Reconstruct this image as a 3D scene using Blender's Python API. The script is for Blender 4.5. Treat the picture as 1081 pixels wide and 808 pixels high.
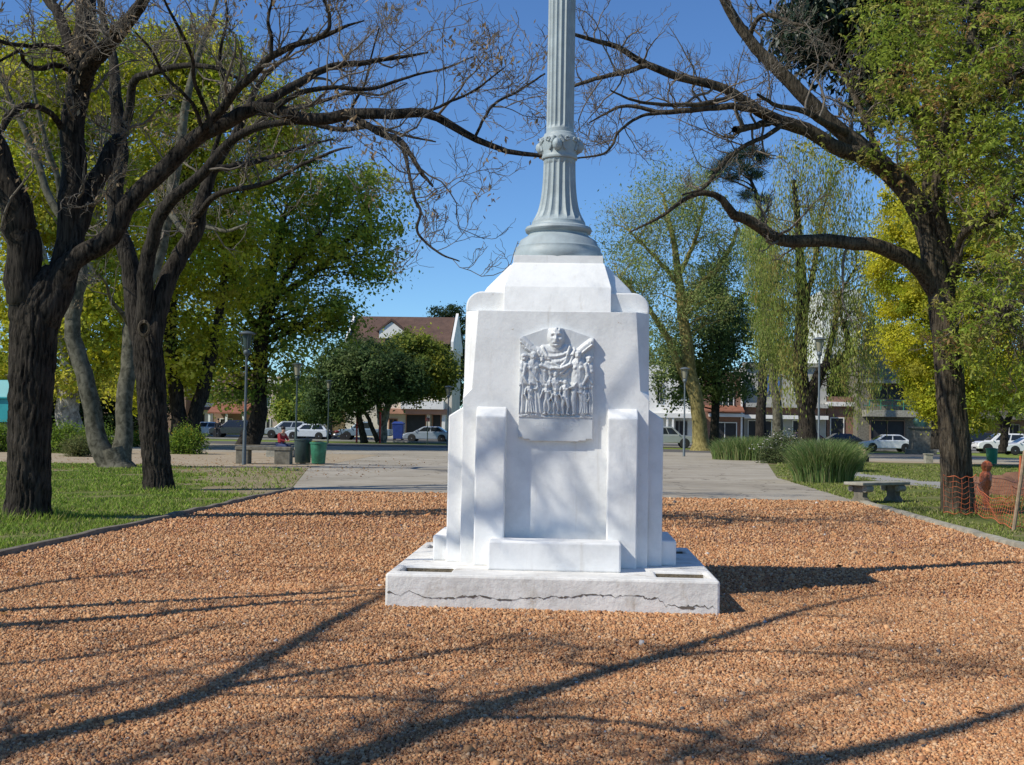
import bpy, bmesh, math, random
import numpy as np
from mathutils import Vector, Matrix
for o in list(bpy.data.objects): bpy.data.objects.remove(o)
S = bpy.context.scene
COL = S.collection
rng = np.random.default_rng(7)
random.seed(7)

# ------------------------------------------------------------------ camera
F = 1280.0; CX, CY = 540.5, 404.0
YAW, PITCH, ROLL, EYE = math.radians(2.9), math.radians(2.06), math.radians(1.0), 1.6
cy_, sy_ = math.cos(YAW), math.sin(YAW); cp_, sp_ = math.cos(PITCH), math.sin(PITCH)
f_ = np.array([-sy_*cp_, cy_*cp_, sp_]); r_ = np.array([cy_, sy_, 0.0]); u_ = np.cross(r_, f_)
c_, s_ = math.cos(ROLL), math.sin(ROLL)
R_ = r_*c_ + u_*s_; U_ = u_*c_ - r_*s_
EYEP = np.array([0, 0, EYE])
cam = bpy.data.cameras.new('camera'); camo = bpy.data.objects.new('camera', cam); COL.objects.link(camo)
M = Matrix(((R_[0], U_[0], -f_[0], 0), (R_[1], U_[1], -f_[1], 0), (R_[2], U_[2], -f_[2], EYE), (0, 0, 0, 1)))
camo.matrix_world = M
cam.sensor_fit = 'HORIZONTAL'; cam.sensor_width = 36; cam.lens = 36*F/1081; cam.clip_end = 6000; cam.clip_start = 0.05
S.camera = camo
def P(px, py, Y):                     # a point seen at a photo pixel, at distance Y
    d = f_ + R_*(px-CX)/F - U_*(py-CY)/F
    return EYEP + d*(Y/d[1])
def G(px, py, z=0.0):                 # the ground point seen there
    d = f_ + R_*(px-CX)/F - U_*(py-CY)/F
    return EYEP + d*((z-EYE)/d[2])

# ------------------------------------------------------------------ light
SUN_EL, SUN_AZ = math.radians(43), math.atan2(-0.866, -0.5)     # azimuth from +Y clockwise
sd = np.array([math.sin(SUN_AZ)*math.cos(SUN_EL), math.cos(SUN_AZ)*math.cos(SUN_EL), math.sin(SUN_EL)])
W = bpy.data.worlds.new('World'); S.world = W; W.use_nodes = True
nt = W.node_tree; nt.nodes.clear()
sky = nt.nodes.new('ShaderNodeTexSky'); sky.sky_type = 'NISHITA'; sky.sun_disc = False
sky.sun_elevation = SUN_EL; sky.sun_rotation = SUN_AZ % (2*math.pi)
sky.air_density = 1.0; sky.dust_density = 0.0; sky.ozone_density = 2.2; sky.altitude = 1500
hs = nt.nodes.new('ShaderNodeHueSaturation'); hs.inputs['Saturation'].default_value = 1.05; hs.inputs['Hue'].default_value = 0.51
bg = nt.nodes.new('ShaderNodeBackground'); bg.inputs['Strength'].default_value = 0.125
wo = nt.nodes.new('ShaderNodeOutputWorld')
tint = nt.nodes.new('ShaderNodeMix'); tint.data_type = 'RGBA'; tint.blend_type = 'MULTIPLY'; tint.inputs['Factor'].default_value = 1
tint.inputs['B'].default_value = (.66, .95, 1.12, 1)          # a clear spring sky, a little bluer than the model's
nt.links.new(sky.outputs[0], hs.inputs['Color']); nt.links.new(hs.outputs[0], tint.inputs['A']); nt.links.new(tint.outputs['Result'], bg.inputs[0]); nt.links.new(bg.outputs[0], wo.inputs[0])
sl = bpy.data.lights.new('sun', 'SUN'); sl.energy = 4.6; sl.angle = math.radians(0.5); sl.color = (1, 0.94, 0.815)
so = bpy.data.objects.new('sun', sl); COL.objects.link(so)
so.rotation_euler = Vector(sd).to_track_quat('Z', 'Y').to_euler(); so.location = (-20, -10, 30)
S.view_settings.view_transform = 'Standard'; S.view_settings.look = 'None'
S.view_settings.exposure = 0.02; S.view_settings.gamma = 1.0; S.view_settings.use_curve_mapping = False

# ------------------------------------------------------------------ materials
def newmat(name):
    m = bpy.data.materials.new(name); m.use_nodes = True
    n = m.node_tree.nodes; b = n['Principled BSDF']
    return m, n, m.node_tree.links, b
def ramp(n, stops):
    r = n.new('ShaderNodeValToRGB'); e = r.color_ramp.elements
    while len(e) < len(stops): e.new(0.5)
    for i, (p, c) in enumerate(stops):
        e[i].position = p; e[i].color = (*c, 1) if len(c) == 3 else c
    return r
def noise(n, l, scale, detail=4, rough=0.55, vec=None, mapping=None, dist=0.0):
    t = n.new('ShaderNodeTexNoise'); t.inputs['Scale'].default_value = scale; t.inputs['Detail'].default_value = detail
    t.inputs['Roughness'].default_value = rough; t.inputs['Distortion'].default_value = dist
    if vec is None:
        g = n.new('ShaderNodeNewGeometry'); vec = g.outputs['Position']
    if mapping:
        mp = n.new('ShaderNodeMapping'); mp.inputs['Scale'].default_value = mapping; l.new(vec, mp.inputs[0]); vec = mp.outputs[0]
    l.new(vec, t.inputs['Vector']); return t
def bump(n, l, b, src, strength, dist=0.02, prev=None):
    k = n.new('ShaderNodeBump'); k.inputs['Strength'].default_value = strength; k.inputs['Distance'].default_value = dist
    l.new(src, k.inputs['Height'])
    if prev is not None: l.new(prev.outputs[0], k.inputs['Normal'])
    l.new(k.outputs[0], b.inputs['Normal']); return k
_pl = {}
def plain(name, c, rough=0.7, metal=0.0, var=0.12, scale=9, bs=0.15, bd=0.01, spec=0.5):
    if name in _pl: return _pl[name]
    m, n, l, b = newmat(name)
    t = noise(n, l, scale, 5)
    r = ramp(n, [(0.3, tuple(x*(1-var) for x in c)), (0.7, tuple(min(1, x*(1+var)) for x in c))])
    l.new(t.outputs['Fac'], r.inputs[0]); l.new(r.outputs[0], b.inputs['Base Color'])
    b.inputs['Roughness'].default_value = rough; b.inputs['Metallic'].default_value = metal
    b.inputs['Specular IOR Level'].default_value = spec
    if bs: bump(n, l, b, noise(n, l, scale*6, 4).outputs['Fac'], bs, bd)
    _pl[name] = m; return m
def glass(name, c=(0.02, 0.025, 0.03), rough=0.06):
    if name in _pl: return _pl[name]
    m, n, l, b = newmat(name); b.inputs['Base Color'].default_value = (*c, 1); b.inputs['Roughness'].default_value = rough
    b.inputs['Specular IOR Level'].default_value = 0.6; _pl[name] = m; return m
def attrmat(name, rough=0.8, trans=0.0, spec=0.25):
    """colour from the mesh's own 'Col' attribute (each leaf or stone has its own colour)"""
    m, n, l, b = newmat(name)
    a = n.new('ShaderNodeAttribute'); a.attribute_name = 'Col'
    l.new(a.outputs['Color'], b.inputs['Base Color']); b.inputs['Roughness'].default_value = rough
    b.inputs['Specular IOR Level'].default_value = spec
    if trans:
        t = n.new('ShaderNodeBsdfTranslucent'); mx = n.new('ShaderNodeMixShader'); mx.inputs[0].default_value = trans
        l.new(a.outputs['Color'], t.inputs['Color']); l.new(b.outputs[0], mx.inputs[1]); l.new(t.outputs[0], mx.inputs[2])
        l.new(mx.outputs[0], n['Material Output'].inputs[0])
    return m
def barkmat(name, c0, c1, zscale=0.13, scale=24, bs=1.0, bd=0.05, dist=0.5):
    m, n, l, b = newmat(name)
    t = noise(n, l, scale, 5, 0.6, mapping=(1, 1, zscale), dist=dist)
    t2 = noise(n, l, 2.2, 3)
    mx = n.new('ShaderNodeMath'); mx.operation = 'MULTIPLY_ADD'; mx.inputs[1].default_value = 0.35
    l.new(t2.outputs['Fac'], mx.inputs[0]); l.new(t.outputs['Fac'], mx.inputs[2])
    r = ramp(n, [(0.52, c0), (0.82, c1)]); l.new(mx.outputs[0], r.inputs[0]); l.new(r.outputs[0], b.inputs['Base Color'])
    b.inputs['Roughness'].default_value = 0.95; b.inputs['Specular IOR Level'].default_value = 0.15
    bump(n, l, b, t.outputs['Fac'], bs, bd)
    return m
BARK = barkmat('bark_dark_ridged', (0.006, 0.0052, 0.0042), (0.064, 0.054, 0.043))
BARK2 = barkmat('bark_brown_grey', (0.02, 0.016, 0.011), (0.13, 0.105, 0.074))
BARKG = barkmat('bark_smooth_pale', (0.045, 0.043, 0.03), (0.15, 0.14, 0.105), zscale=0.8, scale=6, bs=0.3, bd=.03)
BARKY = barkmat('bark_mossy_yellow', (0.12, 0.10, 0.035), (0.30, 0.25, 0.10), zscale=0.4, scale=6, bs=0.5, bd=.03)
BARKW = barkmat('bark_limewashed', (0.10, 0.09, 0.075), (0.42, 0.40, 0.36), zscale=0.6, scale=4, bs=0.4, bd=.03)
TWIG = plain('twig_grey_brown', (0.15, 0.125, 0.095), 0.9, var=0.35, bs=0)
TWIGD = plain('twig_dark', (0.085, 0.07, 0.055), 0.9, var=0.3, bs=0)
LEAF = attrmat('leaf_tissue', 0.6, 0.5, 0.2)
GLOSSY = attrmat('leaf_glossy', 0.45, 0.1, 0.4)
GRASSM = attrmat('grass_blade', 0.7, 0.3, 0.2)
STONEM = attrmat('crushed_stone', 0.85, 0, 0.25)

# ------------------------------------------------------------------ object helpers
def thing(name, label, cat, loc=(0, 0, 0), rz=0.0, group=None):
    o = bpy.data.objects.new(name, None); COL.objects.link(o); o.location = loc; o.rotation_euler = (0, 0, rz)
    o.empty_display_size = 0.2
    tag(o, label, cat, group); return o
def tag(o, label, cat, group=None):
    o['label'] = label; o['category'] = cat
    if group: o['group'] = group
    return o
def setcol(me, colors):
    a = me.color_attributes.new('Col', 'FLOAT_COLOR', 'POINT')
    c = np.ones((len(me.vertices), 4), np.float32); c[:, :3] = colors; a.data.foreach_set('color', c.ravel())
def mesh_np(name, V, faces, mat, parent=None, colors=None, smooth=False, world=True):
    """V [n,3]; faces: list of int arrays [m,k]"""
    V = np.asarray(V, np.float32).copy()
    if parent is not None and world: V -= np.array(parent.location, np.float32)
    me = bpy.data.meshes.new(name)
    me.vertices.add(len(V)); me.vertices.foreach_set('co', V.ravel())
    if not isinstance(faces, list): faces = [faces]
    loops = np.concatenate([f.ravel() for f in faces]).astype(np.int32)
    tot = np.concatenate([np.full(len(f), f.shape[1]) for f in faces]).astype(np.int32)
    st = np.concatenate([[0], np.cumsum(tot)[:-1]]).astype(np.int32)
    me.loops.add(len(loops)); me.loops.foreach_set('vertex_index', loops)
    me.polygons.add(len(tot)); me.polygons.foreach_set('loop_start', st); me.polygons.foreach_set('loop_total', tot)
    me.update(calc_edges=True); me.validate()
    if smooth: me.polygons.foreach_set('use_smooth', np.ones(len(tot), bool))
    if colors is not None: setcol(me, colors)
    me.materials.append(mat)
    o = bpy.data.objects.new(name, me); COL.objects.link(o)
    if parent is not None: o.parent = parent
    return o
class MB:
    def __init__(s): s.v = []; s.f = []
    def add(s, vs, fs):
        k = len(s.v); s.v += [tuple(map(float, v)) for v in vs]; s.f += [tuple(i+k for i in f) for f in fs]; return s
    def box(s, a, b, rz=0, c=None):
        (x0, y0, z0), (x1, y1, z1) = a, b
        vs = [(x0, y0, z0), (x1, y0, z0), (x1, y1, z0), (x0, y1, z0), (x0, y0, z1), (x1, y0, z1), (x1, y1, z1), (x0, y1, z1)]
        return s.add(vs, [(3, 2, 1, 0), (4, 5, 6, 7), (0, 1, 5, 4), (1, 2, 6, 5), (2, 3, 7, 6), (3, 0, 4, 7)])
    def prism(s, poly, axis, a, b, taper=1.0, cen=None):
        """polygon in the plane normal to axis, from a to b"""
        n = len(poly)
        def mk(p, t):
            return {'x': (t, p[0], p[1]), 'y': (p[0], t, p[1]), 'z': (p[0], p[1], t)}[axis]
        q = poly if cen is None else [(cen[0]+(p[0]-cen[0])*taper, cen[1]+(p[1]-cen[1])*taper) for p in poly]
        vs = [mk(p, a) for p in poly] + [mk(p, b) for p in q]
        return s.add(vs, [tuple(range(n-1, -1, -1)), tuple(range(n, 2*n))] + [(i, (i+1) % n, n+(i+1) % n, n+i) for i in range(n)])
    def loft(s, rings):
        n = len(rings[0]); k = len(rings)
        vs = [p for r in rings for p in r]
        fs = [(j*n+i, j*n+(i+1) % n, (j+1)*n+(i+1) % n, (j+1)*n+i) for j in range(k-1) for i in range(n)]
        return s.add(vs, fs + [tuple(range(n-1, -1, -1)), tuple(range((k-1)*n, k*n))])
    def lathe(s, prof, c=(0, 0), seg=24, rmod=None, zs=None):
        rings = []
        for r, z in prof:
            rings.append([(c[0]+(rmod(r, z, t) if rmod else r)*math.cos(t), c[1]+(rmod(r, z, t) if rmod else r)*math.sin(t), z)
                          for t in [2*math.pi*i/seg for i in range(seg)]])
        return s.loft(rings)
    def grow(s, k=1.014, c=None):
        s.v = [(MX-.01+(x-MX+.01)*k, MY+(y-MY)*k, 1.6+(z-1.6)*k) for x, y, z in s.v]; return s
    def cyl(s, p0, p1, r0, r1=None, seg=10):
        p0, p1 = np.array(p0, float), np.array(p1, float); r1 = r0 if r1 is None else r1
        d = (p1-p0)/np.linalg.norm(p1-p0); a = np.cross(d, [0, 0, 1] if abs(d[2]) < .9 else [1, 0, 0]); a /= np.linalg.norm(a); b = np.cross(d, a)
        ts = [2*math.pi*i/seg for i in range(seg)]
        return s.loft([[p0+r0*(a*math.cos(t)+b*math.sin(t)) for t in ts], [p1+r1*(a*math.cos(t)+b*math.sin(t)) for t in ts]])
    def ball(s, c, r, seg=12, rings=8):
        rx, ry, rz = (r, r, r) if np.isscalar(r) else r
        return s.loft([[(c[0]+rx*math.sin(p)*math.cos(t), c[1]+ry*math.sin(p)*math.sin(t), c[2]-rz*math.cos(p))
                        for t in [2*math.pi*i/seg for i in range(seg)]] for p in [math.pi*(j+.05)/(rings+.1-1+.0) if False else .02+(math.pi-.04)*j/(rings-1) for j in range(rings)]])
    def build(s, name, mat, parent=None, smooth=False, bevel=0, world=True, seg=2, ang=30):
        me = bpy.data.meshes.new(name)
        v = np.array(s.v)
        if parent is not None and world: v = v - np.array(parent.location)
        me.from_pydata([tuple(x) for x in v], [], s.f); me.update()
        bm = bmesh.new(); bm.from_mesh(me); bmesh.ops.remove_doubles(bm, verts=bm.verts, dist=1e-5)
        bmesh.ops.recalc_face_normals(bm, faces=bm.faces); bm.to_mesh(me); bm.free()
        me.materials.append(mat)
        o = bpy.data.objects.new(name, me); COL.objects.link(o)
        if parent is not None: o.parent = parent
        if smooth:
            me.polygons.foreach_set('use_smooth', np.ones(len(me.polygons), bool))
            me.set_sharp_from_angle(angle=math.radians(40)) if hasattr(me, 'set_sharp_from_angle') else None
        if bevel:
            m = o.modifiers.new('bevel', 'BEVEL'); m.width = bevel; m.segments = seg; m.limit_method = 'ANGLE'; m.angle_limit = math.radians(ang)
        return o
def sheet(name, pts, z, mat, kind='structure'):
    o = MB().add([(x, y, z) for x, y in pts], [tuple(range(len(pts)))]).build(name, mat); o['kind'] = kind; return o
def dup(root, loc, rz=None, label=None):
    r = root.copy(); COL.objects.link(r); r.location = loc
    if rz is not None: r.rotation_euler = (0, 0, rz)
    if label: r['label'] = label
    for ch in root.children:
        c = ch.copy(); COL.objects.link(c); c.parent = r
        for g in ch.children:
            d = g.copy(); COL.objects.link(d); d.parent = c
    return r

# ------------------------------------------------------------------ tubes and growth (vectorised)
def nrm(a): return a/np.maximum(np.linalg.norm(a, axis=-1, keepdims=True), 1e-9)
def tubes(Pt, Rd, sides=4, ridge=None):
    """Pt [N,K,3], Rd [N,K] -> verts, quads"""
    N, K, _ = Pt.shape
    T = nrm(np.gradient(Pt, axis=1))
    main = nrm(Pt[:, -1]-Pt[:, 0])
    ref = np.where(np.abs(main[:, 2:3]) > 0.8, np.array([[1.0, 0.2, 0]]), np.array([[0.1, 0.2, 1.0]]))[:, None, :]
    A = nrm(np.cross(T, np.broadcast_to(ref, T.shape))); B = np.cross(T, A)
    th = np.arange(sides)*2*np.pi/sides
    rad = Rd[:, :, None]*np.ones(sides)
    if ridge is not None: rad = rad*ridge(Pt, th)
    V = Pt[:, :, None, :] + rad[..., None]*(A[:, :, None, :]*np.cos(th)[:, None] + B[:, :, None, :]*np.sin(th)[:, None])
    idx = np.arange(N*K*sides).reshape(N, K, sides)
    a, b = idx[:, :-1], idx[:, 1:]
    q = np.stack([a, np.roll(a, -1, 2), np.roll(b, -1, 2), b], -1).reshape(-1, 4)
    return V.reshape(-1, 3), q
def spline(pts, K):
    pts = np.asarray(pts, float); n = len(pts)
    d = np.concatenate([[0], np.cumsum(np.linalg.norm(np.diff(pts[:, :3], axis=0), axis=1))])
    p = np.vstack([2*pts[0]-pts[1], pts, 2*pts[-1]-pts[-2]]); out = []
    for s in np.linspace(0, d[-1], K):
        i = min(np.searchsorted(d, s, 'right')-1, n-2); t = (s-d[i])/max(d[i+1]-d[i], 1e-9)
        a, b, c, e = p[i], p[i+1], p[i+2], p[i+3]
        out.append(.5*((2*b)+(-a+c)*t+(2*a-5*b+4*c-e)*t*t+(-a+3*b-3*c+e)*t**3))
    return np.array(out)
def limb(pts, K=28, wob=0.0):
    """pts: (px, py, Y, radius in photo pixels) -> points and radii"""
    a = np.array([[*P(x, y, Y), .92*r*Y/F] for x, y, Y, r in pts])
    s = spline(a, K); p = s[:, :3]; r = np.maximum(s[:, 3], 0.002)
    if wob:
        w = rng.normal(0, 1, (K, 3)); w = (w+np.roll(w, 1, 0)+np.roll(w, -1, 0))/3; w[0] = 0
        p = p + w*wob*r[:, None]
    return p, r
def bark_ridge(amp, n=24):
    def f(Pt, th):
        z = Pt[..., 2][..., None]; T = th[None, None, :]
        w = np.abs(np.sin(n*.5*T+1.3*np.sin(2.3*z+2*T)+0.9*np.sin(5.1*z-3*T)+.6*np.sin(13*z+4*T)))**.6
        w2 = np.sin(7.3*z+5*T)*np.sin(11*z-2*T)
        lob = .6*np.sin(2*T+.6*z)+.5*np.sin(3*T+.9*z)
        w3 = rng.normal(0, 1, w2.shape); w3 = (w3+np.roll(w3, 1, 1)+np.roll(w3, -1, 1)+np.roll(w3, 2, 1))/2
        return 1+amp*(w-.6)*(.75+.5*np.sin(3.1*z+4*T)*np.sin(1.7*z-2*T))+amp*.35*w2+amp*.45*lob+amp*.16*w3
    return f
def grow(Pp, Rp, n, length, ang=(35, 70), up=0.15, K=7, wig=0.35, tmin=0.2, rfrac=0.5, rmax=9, rtip=0.003, lenpow=0.6):
    """n children for each parent polyline of Pp [N,K,3]"""
    N, Kp, _ = Pp.shape
    t = rng.uniform(tmin, 1.0, (N, n))*(Kp-1.001); i = t.astype(int); fr = (t-i)[..., None]
    ar = np.arange(N)[:, None]
    p0 = Pp[ar, i]*(1-fr)+Pp[ar, i+1]*fr
    r0 = Rp[ar, i]*(1-fr[..., 0])+Rp[ar, i+1]*fr[..., 0]
    tg = nrm(Pp[ar, i+1]-Pp[ar, i])
    p0 = p0.reshape(-1, 3); r0 = r0.ravel(); tg = tg.reshape(-1, 3); m = len(p0)
    q = nrm(np.cross(tg, rng.normal(size=(m, 3))))
    a = np.radians(rng.uniform(*ang, m))[:, None]
    d = tg*np.cos(a)+q*np.sin(a); d[:, 2] += up; d = nrm(d)
    L = length[0]+(length[1]-length[0])*rng.random(m)**1.5
    L = L*(1-.45*t.ravel()/(Kp-1))
    pts = [p0]; st = (L/(K-1))[:, None]
    for k in range(K-1):
        d = nrm(d+rng.normal(0, wig, (m, 3))+np.array([0, 0, up*.5])); pts.append(pts[-1]+d*st)
    Pc = np.stack(pts, 1)
    r = np.minimum(r0*rfrac, rmax)
    Rc = np.maximum(r[:, None]*np.linspace(1, .25, K)[None], rtip)
    return Pc, Rc
def col_mix(n, cols, jit=0.2):
    cols = np.array(cols); c = cols[rng.integers(0, len(cols), n)]
    return np.clip(c*rng.uniform(1-jit, 1+jit, (n, 1)), 0, 1)
def leaves(C, size, cols, aspect=0.55, up=0.6, hang=0.0, jit=0.25, dirs=None, bias=None):
    """one pointed leaf face per centre; each its own colour"""
    n = len(C)
    nv = rng.normal(size=(n, 3)); nv[:, 2] = np.abs(nv[:, 2])+up
    if bias is not None: nv = rng.normal(size=(n, 3))*.55+bias
    nv = nrm(nv)
    u = nrm(np.cross(nv, rng.normal(size=(n, 3)))) if dirs is None else dirs
    if hang: u = nrm(u*(1-hang)+np.array([0, 0, -1.0])*hang)
    v = nrm(np.cross(nv, u))
    s = size*rng.uniform(.6, 1.4, (n, 1)); w = s*aspect
    V = np.stack([C-u*s*.5, C+v*w*.5+nv*s*.06, C+u*s*.5, C-v*w*.5+nv*s*.06], 1).reshape(-1, 3)
    Q = np.arange(4*n).reshape(n, 4)
    cc = np.repeat(col_mix(n, cols, jit) if len(np.shape(cols)) == 2 and len(cols) != n else cols, 4, 0)
    return V, Q, cc
def ellipsoid_points(E, n, fill=0.35):
    """clump centres over lumpy ellipsoids, mostly near the surface. E rows: px,py,Y,rx,ry(px),rdepth(m)"""
    E = np.array(E, float); vol = (E[:, 3]*E[:, 4])
    k = rng.choice(len(E), n, p=vol/vol.sum()); out = np.zeros((n, 3)); nn = np.zeros((n, 3))
    for j in range(len(E)):
        ii = np.where(k == j)[0]
        d = nrm(rng.normal(size=(len(ii), 3))); r = np.where(rng.random(len(ii)) < fill, rng.random(len(ii))**.4, rng.uniform(.8, 1.06, len(ii)))
        c = P(E[j, 0], E[j, 1], E[j, 2]); sc = E[j, 2]/F
        out[ii] = c + d*r[:, None]*np.array([E[j, 3]*sc, E[j, 5], E[j, 4]*sc]); nn[ii] = d
    global LASTN; LASTN = nn
    return out
DENS, SZ = 2.3, .88
def leafy_tree(name, label, group, base, trunks, E, nclump, per, cr, size, cols, bark, leafmat=None, nbranch=40, hang=0, up=.6, clump_flat=.7, br=0.05, aspect=.55, sides=10, cat='tree', clump_stretch=None, jit=.25, fill=.35, dens=1.0):
    """trunk polylines (px,py,Y,rpx) + crown of leaf clumps on branches"""
    root = thing(name, label, cat, tuple(base), group=group)
    Vs, Qs, off = [], [], 0; nodes = []
    for t in trunks:
        p, r = limb(t, 26, .25); v, q = tubes(p[None], r[None], sides); Vs.append(v); Qs.append(q+off); off += len(v); nodes.append(p[6:])
    nodes = np.concatenate(nodes)
    nclump = int(nclump*1.5); C = ellipsoid_points(E, nclump, fill); CN = nrm(LASTN+np.array([0, 0, .55])+rng.normal(0, .25, (nclump, 3)))
    if nbranch:
        sel = C[rng.choice(len(C), min(nbranch, len(C)), replace=False)]
        d = np.linalg.norm(nodes[None]-sel[:, None], axis=2)+1.2*np.maximum(nodes[None, :, 2]-sel[:, None, 2]+1.0, 0)
        st = nodes[d.argmin(1)]; K = 9; tt = np.linspace(0, 1, K)[None, :, None]
        L = np.linalg.norm(sel-st, axis=1)[:, None, None]
        Pb = st[:, None]*(1-tt)+sel[:, None]*tt; Pb = Pb+np.array([0, 0, 1.0])*(np.sin(np.pi*tt)*L*.10)+rng.normal(0, 1, Pb.shape)*L*.025*np.sin(np.pi*tt)
        Rb = (br*np.clip(L[:, :, 0]/4, .4, 2))*np.linspace(1, .25, K)[None]
        v, q = tubes(Pb, Rb, 5); Vs.append(v); Qs.append(q+off); off += len(v)
        P2, R2 = grow(Pb, Rb, 4, (cr*.8, cr*2.0), K=5, rfrac=.5, rtip=.008); v, q = tubes(P2, R2, 3); Vs.append(v); Qs.append(q+off); off += len(v)
    mesh_np('trunk', np.concatenate(Vs), np.concatenate(Qs), bark, root, smooth=True)
    st = np.array([1, 1, clump_flat]) if clump_stretch is None else np.array(clump_stretch)
    per = int(per*DENS*dens/1.5); size = size*SZ*dens**-.12
    pts = (C[:, None]+rng.normal(0, 1, (len(C), per, 3))*cr*.36*st*rng.uniform(.5, 1.5, (len(C), 1, 1))).reshape(-1, 3)
    cl = np.repeat(col_mix(len(C), cols, jit), per, 0)*rng.uniform(.8, 1.2, (len(pts), 1))
    v, q, c = leaves(pts, size*rng.choice([.7, 1, 1.25], (len(pts), 1)), cl, aspect, up, hang, bias=np.repeat(CN, per, 0))
    mesh_np('crown', v, q, leafmat or LEAF, root, c)
    return root

# ================================================================== SETTING
def groundmat(name, stops, scale, bs=.4, bd=.02, scale2=None, c2=None, mask=(.5, .62), detail=8, rough=.95):
    m, n, l, b = newmat(name)
    t = noise(n, l, scale, detail, .65); r = ramp(n, stops); l.new(t.outputs['Fac'], r.inputs[0]); src = r.outputs[0]
    if c2:
        t2 = noise(n, l, scale2, 5, .6); rr = ramp(n, [(mask[0], (0, 0, 0)), (mask[1], (1, 1, 1))]); l.new(t2.outputs['Fac'], rr.inputs[0])
        t3 = noise(n, l, scale*3, 4); r3 = ramp(n, [(0.3, tuple(x*.75 for x in c2)), (.7, tuple(x*1.2 for x in c2))]); l.new(t3.outputs['Fac'], r3.inputs[0])
        mx = n.new('ShaderNodeMix'); mx.data_type = 'RGBA'; l.new(rr.outputs[0], mx.inputs['Factor']); l.new(src, mx.inputs['A']); l.new(r3.outputs[0], mx.inputs['B']); src = mx.outputs['Result']
    l.new(src, b.inputs['Base Color']); b.inputs['Roughness'].default_value = rough; b.inputs['Specular IOR Level'].default_value = .2
    bump(n, l, b, noise(n, l, scale*8, 5, .7).outputs['Fac'], bs, bd)
    return m
LAWN = groundmat('lawn_soil', [(.3, (.08, .10, .02)), (.55, (.13, .15, .035)), (.75, (.20, .18, .07))], 1.4, .8, .03, .35, (.26, .20, .125), (.52, .66))
FARLAWN = groundmat('far_lawn', [(.3, (.13, .18, .03)), (.6, (.20, .25, .045)), (.8, (.27, .27, .09))], .6, .8, .05, .12, (.24, .2, .11), (.58, .72))
PLAZA = groundmat('plaza_concrete', [(.25, (.27, .235, .18)), (.5, (.36, .32, .255)), (.75, (.44, .40, .33))], .5, .25, .01, .16, (.25, .22, .17), (.5, .75))
DIRT = groundmat('trodden_earth', [(.25, (.26, .2, .13)), (.5, (.36, .29, .2)), (.75, (.42, .35, .25))], 1.0, .5, .02)
ASPH = groundmat('asphalt', [(.3, (.045, .045, .048)), (.7, (.075, .073, .072))], 1.5, .3, .01)
PAVE = groundmat('pavement_tiles', [(.3, (.25, .24, .22)), (.7, (.34, .33, .31))], 1.0, .2, .01)
def crackle(m, scale, w, c):
    n, l = m.node_tree.nodes, m.node_tree.links; b = n['Principled BSDF']; src = b.inputs['Base Color'].links[0].from_socket
    v = n.new('ShaderNodeTexVoronoi'); v.feature = 'DISTANCE_TO_EDGE'; v.inputs['Scale'].default_value = scale
    g = n.new('ShaderNodeNewGeometry'); t = noise(n, l, 1.3, 5); ad = n.new('ShaderNodeVectorMath'); ad.operation = 'ADD'; l.new(g.outputs['Position'], ad.inputs[0]); l.new(t.outputs['Color'], ad.inputs[1]); l.new(ad.outputs[0], v.inputs['Vector'])
    r = ramp(n, [(0, (1, 1, 1)), (w, (0, 0, 0))]); l.new(v.outputs['Distance'], r.inputs[0])
    mx = n.new('ShaderNodeMix'); mx.data_type = 'RGBA'; l.new(r.outputs[0], mx.inputs['Factor']); l.new(src, mx.inputs['A']); mx.inputs['B'].default_value = (*c, 1); l.new(mx.outputs['Result'], b.inputs['Base Color'])
crackle(PLAZA, .32, .012, (.13, .11, .085))
def gravelmat():
    m, n, l, b = newmat('crushed_red_stone_bed')
    g = n.new('ShaderNodeNewGeometry'); v = n.new('ShaderNodeTexVoronoi'); v.inputs['Scale'].default_value = 36
    l.new(g.outputs['Position'], v.inputs['Vector'])
    sep = n.new('ShaderNodeSeparateColor'); l.new(v.outputs['Color'], sep.inputs[0])
    r = ramp(n, [(0, (.14, .065, .04)), (.25, (.34, .16, .09)), (.5, (.47, .245, .145)), (.75, (.55, .31, .20)), (1, (.60, .42, .31))]); l.new(sep.outputs[0], r.inputs[0])
    t = noise(n, l, .55, 5, .6); rt = ramp(n, [(.3, (.72, .66, .62)), (.7, (1, 1, 1))]); l.new(t.outputs['Fac'], rt.inputs[0])
    mx = n.new('ShaderNodeMix'); mx.data_type = 'RGBA'; mx.blend_type = 'MULTIPLY'; mx.inputs['Factor'].default_value = 1
    l.new(r.outputs[0], mx.inputs['A']); l.new(rt.outputs[0], mx.inputs['B']); l.new(mx.outputs['Result'], b.inputs['Base Color'])
    b.inputs['Roughness'].default_value = .95; b.inputs['Specular IOR Level'].default_value = .15
    iv = n.new('ShaderNodeMath'); iv.operation = 'SUBTRACT'; iv.inputs[0].default_value = 1; l.new(v.outputs['Distance'], iv.inputs[1])
    bump(n, l, b, iv.outputs[0], 1.0, .02)
    return m
sheet('ground', [(-900, -40), (900, -40), (900, 2500), (-900, 2500)], -.03, FARLAWN)
sheet('lawn', [(-70, -25), (-6.5, -25), (-6.62, 28.4), (-9.2, 42), (-70, 42)], 0, LAWN)
sheet('lawn', [(6.1, -25), (70, -25), (70, 66), (10.4, 66), (7.0, 42), (6.6, 28.4)], 0, LAWN)
sheet('gravel_bed', [(-6.6, -25), (6.2, -25), (6.6, 28.4), (-6.62, 28.4)], -.008, gravelmat())
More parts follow.
